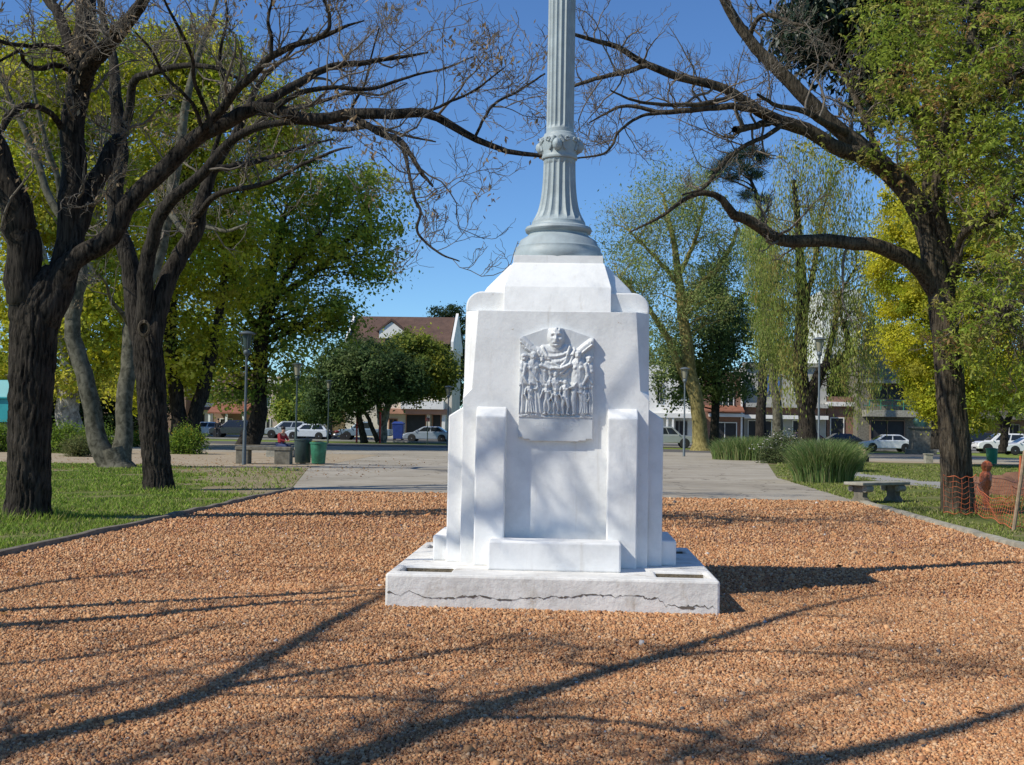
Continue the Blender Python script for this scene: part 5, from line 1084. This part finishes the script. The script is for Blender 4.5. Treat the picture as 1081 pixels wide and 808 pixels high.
def car(kind, label, px, py, Y, rz, mat, group='cars parked along the road'):
    k = CARS[kind]; b = P(px, py, Y); b[2] = .012; L, W = k['L'], k['W']; r = thing('parked_car', label, 'car', tuple(b), rz, group)
    m = MB(); low = k['low']; cz = .6
    rings = []
    for y, sx, sz in ((-W/2, .975, .93), (-W/2+.09, 1, 1), (W/2-.09, 1, 1), (W/2, .975, .93)): rings.append([(x*sx, y, cz+(z-cz)*sz) for x, z in low])
    m.loft(rings); m.build('body', mat, r, bevel=.035, world=False)
    x0, x1, x2, x3 = k['cab']; zb, zr = k['belt'], k['roof']; wb, wt = W/2-.07, W/2-.24
    cabm = MB().loft([[(x0, -wb, zb), (x3, -wb, zb), (x3, wb, zb), (x0, wb, zb)], [(x1-.03, -wt, zr-.05), (x2+.05, -wt, zr-.05), (x2+.05, wt, zr-.05), (x1-.03, wt, zr-.05)], [(x1+.1, -wt+.1, zr), (x2-.1, -wt+.1, zr), (x2-.1, wt-.1, zr), (x1+.1, wt-.1, zr)]])
    cabm.build('cabin', mat, r, bevel=.03, world=False)
    def lerp(a, b_, t): return a+(b_-a)*t
    def pane(xa, xb, s, t0=.12, t1=.9):           # a side window between two x fractions, proud of the cabin side
        q = []
        for (f, t) in ((xa, t0), (xb, t0), (xb, t1), (xa, t1)):
            xl = lerp(lerp(x0, x1-.03, t), lerp(x3, x2+.05, t), f); y = lerp(wb, wt, t)+.006; q.append((xl, s*y, lerp(zb, zr-.05, t)))
        return q
    for s in (-1, 1):
        for fa, fb in ((.08, .47), (.51, .88)): MB().add(pane(fa, fb, s), [(0, 1, 2, 3)]).build('side_window', GL, r, world=False)
    def endp(xb, xt, d): return [(lerp(xb, xt, t)+d, y*(lerp(wb, wt, t)-.08), lerp(zb, zr-.05, t)) for t, y in ((.1, -1), (.1, 1), (.92, 1), (.92, -1))]
    MB().add(endp(x3, x2+.05, .008), [(0, 1, 2, 3)]).build('windscreen', GL, r, world=False); MB().add(endp(x0, x1-.03, -.008), [(0, 1, 2, 3)]).build('rear_window', GL, r, world=False)
    wr = .32 if kind in ('hatch', 'sedan') else .37
    for xw in (-L*.30, L*.305):
        for s in (-1, 1):
            MB().cyl((xw, s*(W/2-.03), wr+.03), (xw, s*(W/2+.004), wr+.03), wr+.06, seg=20).build('wheel_arch', BLK, r, world=False)
            w = MB().lathe([(wr*.6, -.1), (wr*.95, -.1), (wr, -.06), (wr, .06), (wr*.95, .1), (wr*.62, .1)], seg=20)
            w.v = [(x+xw, s*(W/2-.07)+z, y+wr) for x, y, z in w.v]; wo_ = w.build('wheel', TYRE, r, smooth=True, world=False)
            q = MB().lathe([(wr*.64, .0), (wr*.62, .07), (wr*.25, .085), (.03, .095)], seg=14); q.v = [(x+xw, s*(W/2-.06+z), y+wr) for x, y, z in q.v]; q.build('rim', RIM, wo_, world=False)
    hz = .62 if kind in ('hatch', 'sedan') else .8
    for s in (-1, 1):
        MB().ball((L/2-.12, s*(W/2-.27), hz+.03), (.12, .2, .08), 10, 6).build('headlight', LENS, r, smooth=True, world=False)
        MB().ball((-L/2+.07, s*(W/2-.2), hz+.12), (.09, .14, .12), 10, 6).build('tail_light', TAIL, r, smooth=True, world=False)
        MB().ball((x3-.25, s*(W/2+.05), zb+.06), (.07, .09, .06), 8, 6).build('mirror', mat, r, smooth=True, world=False)
    MB().box((L/2-.06, -.36, .36), (L/2+.012, .36, .5)).build('grille', BLK, r, bevel=.01, world=False)
    return r
PW, PS, PB, PD = paint('car_white', (.78, .78, .78)), paint('car_silver_blue', (.40, .45, .52), .3, .4), paint('car_black', (.018, .019, .022)), paint('car_grey_silver', (.42, .45, .45), .3, .4)
PR, PN = paint('car_dark_red', (.16, .02, .015)), paint('car_navy', (.025, .04, .08))
car('hatch', 'white car nose left under the porch of the white cottage', 216, 462, 126, math.pi, PW)
car('suv', 'black car parked behind the spreading tree trunk', 246, 464, 117, math.pi, PB)
car('hatch', 'white hatchback behind the person in red, near the bins', 325, 464, 112, math.pi, paint('car_pale_white', (.62, .66, .72)))
car('suv', 'pale silver car half hidden behind the white hatchback and lamp post', 303, 461, 119, math.pi, PD)
car('pickup', 'pale blue pickup behind the red frame and the small trees', 385, 464, 116, math.pi, paint('car_dusty_blue', (.22, .30, .37), .35, .2))
car('sedan', 'silver blue car directly left of the monument', 452, 467, 110, math.pi-.04, PS)
car('pickup', 'silver double cab just right of the monument beside the lamp post', 702, 474, 104, 0, PD)
car('hatch', 'dark red car showing between the grass clumps below the weeping tree', 857, 474, 108, 0, PR)
car('sedan', 'black car behind the right lamp and corner grass clump', 893, 476, 108, 0, PB)
car('sedan', 'white sedan side on in front of the balconied flats', 936, 478, 104, math.pi, PW)
car('sedan', 'navy car left of the big right trunk by the statue', 990, 478, 108, math.pi, PN)
car('suv', 'dark car just right of the big right trunk', 1024, 478, 112, math.pi, PB)
car('suv', 'white car parked at the right edge behind the small green bin', 1056, 479, 106, math.pi, PW)
car('sedan', 'white saloon cut off by the right edge', 1086, 479, 100, math.pi, paint('car_snow_white', (.7, .7, .72)))
b = P(354, 465, 112); b[2] = 0.012
mc = thing('motorcycle', 'dark motorcycle parked between the white hatchback and the pickup', 'motorcycle', tuple(b))
for x in (-.68, .68): w = MB(); w.lathe([(.2, -.05), (.3, -.05), (.31, 0), (.3, .05), (.2, .05)], seg=18); w.v = [(p[0]+x, p[2], p[1]+.31) for p in w.v]; w.build('wheel', TYRE, mc, world=False)
m = MB().cyl((.68, 0, .31), (.42, 0, 1.0), .035, seg=8).cyl((-.68, 0, .31), (.1, 0, .4), .05, seg=8).cyl((.42, -.35, 1.02), (.42, .35, 1.02), .02, seg=8); m.build('frame', BLK, mc, world=False)
MB().ball((.0, 0, .45), (.28, .18, .2), 10, 6).build('engine', RIM, mc, smooth=True, world=False); MB().ball((.12, 0, .78), (.3, .16, .14), 10, 6).build('fuel_tank', PR, mc, smooth=True, world=False); MB().ball((-.4, 0, .77), (.38, .15, .07), 10, 6).build('seat', BLK, mc, smooth=True, world=False)
b = P(420.5, 464, 121); b[2] = .012
ct = thing('container', 'dark blue waste container behind the limewashed trunk', 'container', tuple(b))
BLU = plain('blue_container_paint', (.02, .05, .22), .5, 0, .2, 4, .1, .01)
MB().loft([[(s*.55*k, t*.6*k, z) for s, t in ((-1, -1), (1, -1), (1, 1), (-1, 1))] for k, z in ((.85, .12), (1, 1.6))]).build('body', BLU, ct, bevel=.04, world=False)
MB().loft([[(s*.6*k, t*.65*k, z) for s, t in ((-1, -1), (1, -1), (1, 1), (-1, 1))] for k, z in ((1, 1.605), (.97, 1.7), (.6, 1.85))]).build('lid', BLU, ct, bevel=.03, world=False)
for s in (-1, 1):
    for t in (-1, 1): MB().cyl((s*.4, t*.45-.03, .09), (s*.4, t*.45+.03, .09), .09, seg=10).build('castor', TYRE, ct, world=False)

# ================================================================== BUILDINGS
STUC = plain('cream_stucco', (.62, .57, .48), .9, 0, .12, .8, .2, .02); WHT = plain('white_render', (.74, .73, .70), .85, 0, .08, .7, .15, .02); GRYR = plain('grey_render', (.40, .39, .36), .9, 0, .2, .7, .2, .02)
TERR = plain('terracotta_render', (.42, .22, .14), .9, 0, .15, .8, .2, .02); DKO = plain('dark_opening', (.02, .02, .022), .6, 0, .3, 2, 0); BRN = plain('brown_render', (.26, .17, .12), .9, 0, .2, .8, .2, .02)
PANE = glass('window_pane', (.03, .04, .05), .05); BLUEC = plain('blue_curtain', (.08, .16, .38), .8, 0, .3, 3, .2, .02)
def tilemat(name, c0, c1, sc=3.2):
    m, n, l, b = newmat(name); g = n.new('ShaderNodeNewGeometry'); w = n.new('ShaderNodeTexWave'); w.inputs['Scale'].default_value = sc; w.inputs['Distortion'].default_value = .4; w.inputs['Detail'].default_value = 1
    l.new(g.outputs['Position'], w.inputs['Vector']); t = noise(n, l, 1.3, 6, .7); r = ramp(n, [(.3, c0), (.7, c1)]); l.new(t.outputs['Fac'], r.inputs[0]); l.new(r.outputs[0], b.inputs['Base Color']); b.inputs['Roughness'].default_value = .9
    bump(n, l, b, w.outputs['Fac'], .6, .06); return m
TILE = tilemat('brown_roof_tiles', (.085, .05, .038), (.155, .09, .065)); TILE2 = tilemat('orange_roof_tiles', (.22, .085, .05), (.33, .14, .085))
def brickmat(name, c1, c2, mort):
    m, n, l, b = newmat(name); g = n.new('ShaderNodeTexCoord'); mp = n.new('ShaderNodeMapping'); mp.inputs['Rotation'].default_value = (math.pi/2, 0, 0); l.new(g.outputs['Object'], mp.inputs[0]); k = n.new('ShaderNodeTexBrick'); l.new(mp.outputs[0], k.inputs['Vector'])
    k.inputs['Scale'].default_value = 3; k.inputs['Color1'].default_value = (*c1, 1); k.inputs['Color2'].default_value = (*c2, 1); k.inputs['Mortar'].default_value = (*mort, 1); l.new(k.outputs['Color'], b.inputs['Base Color']); b.inputs['Roughness'].default_value = .9; return m
BRICK = brickmat('red_brown_brick', (.24, .10, .06), (.17, .075, .05), (.3, .27, .23))
def house(name, label, x0p, x1p, Y, depth, h, wall, cat='house', base=470):
    a, b = P(x0p, base, Y), P(x1p, base, Y); r = thing(name, label, cat, ((a[0]+b[0])/2, Y, .13), group='houses across the road')
    w = (b[0]-a[0])/2; MB().box((-w, 0, 0), (w, depth, h)).build('wall', wall, r, world=False); return r, w
def zof(py, px, Y): return P(px, py, Y)[2]-.13
def win(r, px0, px1, py0, py1, Y, fm=None, pm=None, mull=2, dep=.12, name='window'):
    a, b = P(px0, py1, Y), P(px1, py0, Y); ox, oy, oz = r.location; x0, x1, z0, z1 = a[0]-ox, b[0]-ox, a[2]-oz, b[2]-oz; y = Y-oy
    f = MB(); t = .09
    f.box((x0, y-dep, z0), (x0+t, y-.002, z1)).box((x1-t, y-dep, z0), (x1, y-.002, z1)).box((x0+t, y-dep, z1-t), (x1-t, y-.002, z1)).box((x0+t, y-dep, z0), (x1-t, y-.002, z0+t))
    for k in range(1, mull): xm = x0+(x1-x0)*k/mull; f.box((xm-.03, y-dep*.8, z0+t), (xm+.03, y-.004, z1-t))
    fo = f.build(name, fm or WHT, r, world=False); MB().box((x0+t, y-.03, z0+t), (x1-t, y-.008, z1-t)).build('pane', pm or PANE, fo, world=False); return fo
def slab(r, px0, px1, py0, py1, Y, d0, d1, mat, name='band'):
    a, b = P(px0, py1, Y), P(px1, py0, Y); ox, oy, oz = r.location
    return MB().box((a[0]-ox, Y-oy-d0, a[2]-oz), (b[0]-ox, Y-oy+d1, b[2]-oz)).build(name, mat, r, bevel=.02, world=False)
# tiled house left of the monument
Yh = 131
r, w = house('tiled_house', 'cream house with steep brown tiled roof, white gables and dormer left of the monument', 364, 476, Yh, 9.5, 9.6, STUC)
ze, zr_ = zof(363, 420, Yh), zof(338, 420, Yh+3)
MB().prism([(-.6, ze), (4.5, zr_+.5), (9.9, ze)], 'x', -w+.3, w-.3).build('roof', TILE, r, world=False)
for s in (-1, 1): MB().prism([(-.75, ze-.7), (-.75, ze+.25), (4.5, zr_+.95), (10.05, ze+.25), (10.05, ze-.7)], 'x', s*w-.14, s*w+.14).build('gable_wall', WHT, r, world=False)
xd = P(413, 350, Yh)[0]-r.location[0]; ze += .9; dm = MB().prism([(xd-1.35, ze-.3), (xd+1.35, ze-.3), (xd+1.35, ze+.55), (xd, ze+1.5), (xd-1.35, ze+.55)], 'y', .2, 4).build('dormer', WHT, r, world=False)
MB().prism([(xd-1.7, ze+.45), (xd-1.6, ze+.35), (xd, ze+1.6), (xd+1.6, ze+.35), (xd+1.7, ze+.45), (xd, ze+1.85)], 'y', .05, 4).build('dormer_roof', TILE, dm, world=False)
slab(r, 425, 470, 424, 432, Yh, 1.6, 0, WHT, 'balcony'); slab(r, 405, 472, 432.5, 437, Yh, 1.3, 0, TERR, 'lintel_band')
for a in ((428, 450), (456, 466)): win(r, a[0], a[1], 437.5, 462, Yh, TERR, DKO, 1, name='garage_door')
slab(r, 451, 455, 437.5, 466, Yh, .9, 0, STUC, 'pillar'); slab(r, 467, 471, 437.5, 466, Yh, .9, 0, WHT, 'pillar')
win(r, 375, 386, 385, 398, Yh); win(r, 430, 445, 385, 400, Yh); win(r, 410, 420, 442, 455, Yh, TERR, DKO)
# cottage and porch at far left
r, w = house('white_cottage', 'low white cottage with arched dark window behind the two dark leaning trunks', 196, 224, 142, 8, 3.6, WHT)
zt = zof(432, 210, 142); MB().prism([(-.7, zt-.1), (4, zt+2.4), (8.7, zt-.1)], 'x', -w-.4, w+.4).build('roof', TILE, r, world=False)
wn = win(r, 209.5, 216, 437, 446, 142, plain('dark_wood', (.05, .03, .02), .7), PANE, 2)
r, w = house('porch_house', 'brown house with orange tiled porch roof behind the black car', 225, 264, 140, 8, 5.2, BRN)
xa, xb = -w, w; z0, z1 = zof(437, 240, 138), zof(428, 240, 140)
MB().prism([(-2.6, z0), (-2.6, z0+.15), (0, z1+.15), (0, z1)], 'x', xa, xb).build('porch_roof', TILE2, r, world=False)
for x in (xa+.2, 0, xb-.2): MB().box((x-.12, -2.5, 0), (x+.12, -2.26, z0)).build('post', WHT, r, world=False)
win(r, 232, 246, 442, 456, 140, WHT, DKO); MB().prism([(-.6, 5.0), (4, 7.4), (8.6, 5.0)], 'x', -w-.3, w+.3).build('roof', TILE, r, world=False)
r, w = house('row_house', 'pale two storey house between the spreading tree and the round dark tree', 268, 330, 136, 9, 6.6, plain('pale_pink_render', (.52, .42, .35), .9, 0, .15, .7, .2, .02))
for a in ((276, 286), (300, 312)): win(r, a[0], a[1], 418, 430, 136); win(r, a[0], a[1], 442, 458, 136, WHT, DKO)
slab(r, 266, 332, 402, 405, 136, .4, .3, WHT, 'cornice')
r, w = house('row_house', 'narrow ochre house behind the pickup and red frame', 331, 363, 138, 9, 5.4, plain('ochre_render', (.45, .33, .2), .9, 0, .15, .7, .2, .02))
win(r, 340, 352, 442, 460, 138, BRN, DKO); slab(r, 330, 364, 416, 419, 138, .4, .3, WHT, 'cornice')
r, w = house('row_house', 'brown house behind the hedge and pale trunk at far left', 70, 195, 140, 9, 6.4, BRN)
for a in ((96, 108), (130, 144), (164, 174)): win(r, a[0], a[1], 432, 452, 140, WHT, DKO)
r, w = house('row_house', 'white fronted house at the far left edge behind the kiosk', -40, 69, 139, 9, 6.2, WHT)
for a in ((-20, -4), (16, 26), (52, 58)): win(r, a[0], a[1], 432, 454, 139, BRN, DKO)
# right of the monument
r, w = house('white_house', 'bright white house with pillared porch showing just right of the monument', 684, 740, 129, 9, 8.2, WHT)
slab(r, 684, 742, 437, 441, 129, 1.6, 0, WHT, 'porch_slab'); win(r, 712, 726, 444, 466, 129, GRYR, DKO, 3, name='gate')
for x in (702, 708): slab(r, x, x+2.4, 441, 472, 129, 1.5, -1.0, WHT, 'pillar')
win(r, 693, 700, 405, 425, 129, GRYR, PANE); win(r, 716, 728, 402, 420, 129, GRYR)
r, w = house('brick_house', 'red brown brick house with white framed windows and a balcony behind the dense dark tree', 742, 783, 129, 9, 7.6, BRICK)
win(r, 757, 775, 406, 432, 129, WHT, PANE, 3); slab(r, 748, 784, 437, 440, 129, 1.4, 0, WHT, 'balcony'); win(r, 752, 778, 446, 466, 129, WHT, DKO, 2)
slab(r, 781.5, 784, 398, 470, 129, .3, .1, WHT, 'corner_pilaster')
rf = MB().prism([(-1.8, zof(436, 760, 129)+.05), (-1.8, zof(436, 760, 129)+.2), (0, zof(428, 760, 129)), (0, zof(430, 760, 129))], 'x', -w, w).build('porch_roof', TILE2, r, world=False)
r, w = house('grey_house', 'grey two storey house with blue curtained window behind the slender tree', 785, 872, 130, 9, 8.3, GRYR)
win(r, 800, 824, 396, 417, 130, plain('dark_window_frame', (.04, .04, .045), .6), BLUEC, 4); slab(r, 786, 872, 427, 430, 130, 1.2, 0, GRYR, 'balcony'); slab(r, 786, 872, 431, 439, 130, .25, 0, BRICK, 'brick_band'); slab(r, 784, 872, 439.5, 442, 130, 1.3, 0, WHT, 'canopy')
win(r, 789, 815, 444, 466, 130, WHT, DKO, 3, name='shop_window'); win(r, 836, 846, 396, 415, 130, WHT); win(r, 836, 860, 444, 468, 130, WHT, DKO, 2, name='shop_window')
slab(r, 784, 873, 384, 387, 130, .4, .3, CONC, 'cornice')
r, w = house('brick_shop', 'low brown brick shop with white framed doorway behind the right lamp post', 873, 904, 130, 9, 5.2, BRICK, 'shop')
win(r, 876, 891, 441, 470, 130, WHT, DKO, 1, name='door'); slab(r, 872, 905, 425, 429, 130, .6, .2, WHT, 'cornice')
r, w = house('white_tower_block', 'tall white block rising behind the weeping tree crown', 868, 908, 172, 14, 21.5, WHT, 'flats')
for y in (338, 356, 374, 392): win(r, 876, 884, y, y+9, 172, GRYR); win(r, 891, 900, y, y+9, 172, GRYR)
r, w = house('balconied_flats', 'brownish flats with dark balconies and green railings left of the golden conifer', 905, 985, 128, 10, 9.4, CONCD, 'flats')
GRL = plain('green_rail_paint', (.03, .22, .14), .5, bs=0)
for y0, y1 in ((407, 422), (444, 466)):
    win(r, 918, 955, y0, y1, 128, BRN, DKO, 2, .2, name='balcony_opening')
for y in (402, 434):
    slab(r, 910, 966, y, y+(6 if y > 410 else 3), 128, 1.7, 0, CONC, 'balcony')
m = MB(); ox, oy, oz = r.location
for yy in (402, 434):
    z = P(930, yy, 126.4)[2]-oz
    for xx_ in (918, 930, 942, 954, 964): x = P(xx_, 420, 126.4)[0]-ox; m.cyl((x, 126.4-oy, z), (x, 126.4-oy, z+1.1), .05, seg=6)
    for dz in (.55, 1.1): m.cyl((P(912, 420, 126.4)[0]-ox, 126.4-oy, z+dz), (P(966, 420, 126.4)[0]-ox, 126.4-oy, z+dz), .035, seg=6)
m.build('railing', GRL, r, world=False)
MB().loft([[(s*3.2*k, 4+t*3*k, z) for s, t in ((-1, -1), (1, -1), (1, 1), (-1, 1))] for k, z in ((1, 9.4), (.35, 13))]).build('roof', plain('slate_grey_roof', (.10, .12, .11), .8, bs=.2), r, world=False)
slab(r, 918, 929, 408, 412, 128, .7, -.3, plain('green_awning', (.03, .35, .24), .6), 'awning')
r, w = house('arcaded_house', 'dark fronted arcade with pale columns behind the white cars at the right', 986, 1130, 131, 10, 6.8, BRN)
slab(r, 986, 1130, 436, 442, 131, 2.0, 0, CONCD, 'canopy')
for x in (992, 1018, 1055, 1078, 1100): slab(r, x, x+4, 442, 474, 131, 1.9, -1.3, STUC, 'column')
for x in (998, 1026, 1062, 1084): win(r, x, x+14, 448, 470, 131, GRYR, DKO, 2, name='shop_window')
# teal kiosk cut by the left edge
Yk = 58; a, b = P(-40, 470, Yk), P(8.5, 470, Yk); TEAL = plain('teal_painted_sheet', (.02, .28, .30), .45, 0, .15, 2, .1, .01)
r = thing('kiosk', 'teal painted kiosk with a sloping roof, cut off by the left edge', 'kiosk', ((a[0]+b[0])/2, Yk, 0)); w = (b[0]-a[0])/2; z0, z1, z2 = P(0, 446, Yk)[2], P(0, 421, Yk)[2], P(0, 401, Yk)[2]
MB().box((-w, 0, z0), (w, 2.4, z1)).build('body', TEAL, r, bevel=.03, world=False); MB().prism([(-.15, z1), (-.15, z1+.08), (.35, z2), (2.6, z2), (2.6, z1)], 'x', -w-.1, w+.1).build('roof', TEAL, r, bevel=.02, world=False)
for x in (-w+.2, w-.2): MB().box((x-.1, .1, -.05), (x+.1, .3, z0)).build('leg', DARKM, r, world=False); MB().box((x-.1, 2.0, -.05), (x+.1, 2.2, z0)).build('leg', DARKM, r, world=False)
MB().box((-w*.6, -.03, z0+.5), (w*.5, -.004, z1-.2)).build('shutter', plain('teal_shutter', (.025, .2, .22), .5), r, world=False)

# ================================================================== PEOPLE
def skin(name, joints, edges, mat, parent, sub=2):
    me = bpy.data.meshes.new(name); me.from_pydata([j[:3] for j in joints], edges, []); o = bpy.data.objects.new(name, me); COL.objects.link(o)
    m = o.modifiers.new('skin', 'SKIN'); o.modifiers.new('sub', 'SUBSURF').levels = sub; o.modifiers['sub'].render_levels = sub; m.use_smooth_shade = True
    for i, v in enumerate(me.skin_vertices[0].data): v.radius = (joints[i][3], joints[i][3]*(joints[i][4] if len(joints[i]) > 4 else 1)); v.use_root = i == 0
    dg = bpy.context.evaluated_depsgraph_get(); dg.update(); ev = bpy.data.meshes.new_from_object(o.evaluated_get(dg)); o.modifiers.clear(); o.data = ev; bpy.data.meshes.remove(me); ev.name = name
    ev.materials.clear(); ev.materials.append(mat); o.parent = parent; return o
SKINM = plain('skin', (.42, .24, .16), .55, 0, .06, 20, 0); HAIR = plain('dark_hair', (.02, .014, .01), .6, bs=.3); JEAN = plain('blue_jeans', (.03, .045, .11), .85, var=.2); REDJ = plain('red_jacket', (.26, .015, .02), .8, var=.2); DARKC = plain('dark_clothes', (.015, .017, .022), .85, var=.2); PINK = plain('pale_pink_top', (.48, .30, .24), .85, var=.12)
def person(label, loc, rz, pose, top, legs):
    """pose: dict of joint positions (metres, figure faces -y)"""
    r = thing('person', label, 'person', tuple(loc), rz); J = pose; k = J['k']
    names = ['pel', 'wst', 'chs', 'nck', 'jaw', 'crn']; rad = dict(pel=.15, wst=.13, chs=.155, nck=.06, jaw=.08, crn=.085)
    js, ed, ix = [], [], {}
    def add(n, rr, prev=None):
        ix[n] = len(js); js.append((*[c*k for c in J[n]], rr*k)); 
        if prev: ed.append((ix[prev], ix[n]))
    add('pel', .14); add('wst', .125, 'pel'); add('chs', .15, 'wst'); add('nck', .058, 'chs'); add('jaw', .082, 'nck'); add('crn', .09, 'jaw')
    for s in 'LR':
        add('shl'+s, .07, 'chs'); add('elb'+s, .045, 'shl'+s); add('wri'+s, .03, 'elb'+s); add('hnd'+s, .036, 'wri'+s)
        add('hip'+s, .095, 'pel'); add('kne'+s, .06, 'hip'+s); add('ank'+s, .042, 'kne'+s); add('toe'+s, .035, 'ank'+s)
    skin('body', js, ed, SKINM, r)
    def cloth(nm, chain, mat, grow_):
        jj = [(*[c*k for c in J[n]], (js[ix[n]][3])*grow_) for n in chain[0]]; skin(nm, jj, chain[1], mat, r)
    cloth('jacket', (['pel', 'wst', 'chs', 'shlL', 'elbL', 'wriL', 'shlR', 'elbR', 'wriR'], [(0, 1), (1, 2), (2, 3), (3, 4), (4, 5), (2, 6), (6, 7), (7, 8)]), top, 1.22)
    cloth('trousers', (['pel', 'hipL', 'kneL', 'ankL', 'hipR', 'kneR', 'ankR'], [(0, 1), (1, 2), (2, 3), (0, 4), (4, 5), (5, 6)]), legs, 1.18)
    for s in 'LR':
        a, t = np.array(J['ank'+s])*k, np.array(J['toe'+s])*k; MB().ball(tuple((a+t)/2-[0, 0, .01]), (.06*k, .15*k, .055*k), 10, 7).build('shoe', DARKC, r, smooth=True, world=False)
    c, j = np.array(J['crn'])*k, np.array(J['jaw'])*k; f = np.array(J.get('face', (0, -1, 0)), float); f /= np.linalg.norm(f); h = (c+j)/2
    hm = MB().ball(tuple(c-f*.025*k+[0, 0, .01*k]), (.105*k, .11*k, .10*k), 12, 9); hm.build('hair', HAIR, r, smooth=True, world=False)
    MB().ball(tuple(h+f*.098*k), (.014*k, .02*k, .02*k), 8, 6).build('nose', SKINM, r, smooth=True, world=False)
sit = dict(k=1.0, pel=(0, 0, .56), wst=(0, -.03, .74), chs=(0, -.08, .98), nck=(0, -.12, 1.13), jaw=(0, -.18, 1.21), crn=(0, -.17, 1.33), face=(.2, -1, -.3))
for s, d in (('L', 1), ('R', -1)):
    sit.update({'shl'+s: (d*.19, -.08, 1.06), 'elb'+s: (d*.25, -.2, .82), 'wri'+s: (d*.10, -.42, .76), 'hnd'+s: (d*.05, -.48, .78), 'hip'+s: (d*.10, -.03, .55), 'kne'+s: (d*.13, -.46, .54), 'ank'+s: (d*.12, -.50, .09), 'toe'+s: (d*.13, -.68, .05)})
b = P(296, 478, 54.8); b[2] = -.02; person('person in red jacket and jeans sitting hunched on the concrete bench behind the bins', b, math.radians(60), sit, REDJ, JEAN)
std = dict(k=1.0, pel=(0, 0, .95), wst=(0, 0, 1.12), chs=(0, -.01, 1.36), nck=(0, -.01, 1.52), jaw=(0, -.03, 1.60), crn=(0, -.02, 1.73), face=(-1, -.4, 0))
for s, d in (('L', 1), ('R', -1)):
    std.update({'shl'+s: (d*.19, 0, 1.44), 'elb'+s: (d*.24, .03, 1.15), 'wri'+s: (d*.22, -.1, .92), 'hnd'+s: (d*.21, -.14, .84), 'hip'+s: (d*.10, 0, .92), 'kne'+s: (d*.12, -.04*d, .50), 'ank'+s: (d*.13, .05*d, .09), 'toe'+s: (d*.14, .05*d-.18, .05)})
b = P(229.5, 465, 110); b[2] = .015; person('person in dark clothes standing before the white car at the road', b, math.radians(10), std, DARKC, DARKC)
gs = dict(k=1.0, pel=(0, 0, .16), wst=(0, -.04, .33), chs=(0, -.16, .55), nck=(0, -.26, .68), jaw=(0, -.33, .74), crn=(0, -.36, .86), face=(0, -1, -.35))
for s, d in (('L', 1), ('R', -1)):
    gs.update({'shl'+s: (d*.18, -.2, .62), 'elb'+s: (d*.25, -.3, .38), 'wri'+s: (d*.12, -.5, .4), 'hnd'+s: (d*.06, -.56, .42), 'hip'+s: (d*.10, -.06, .15), 'kne'+s: (d*.22, -.48, .30), 'ank'+s: (d*.10, -.78, .09), 'toe'+s: (d*.12, -.95, .06)})
b = P(914, 488, 66.5); b[2] = 0; person('person in pale top and dark trousers sitting on the lawn by the tall grass', b, math.radians(-70), gs, PINK, DARKC)
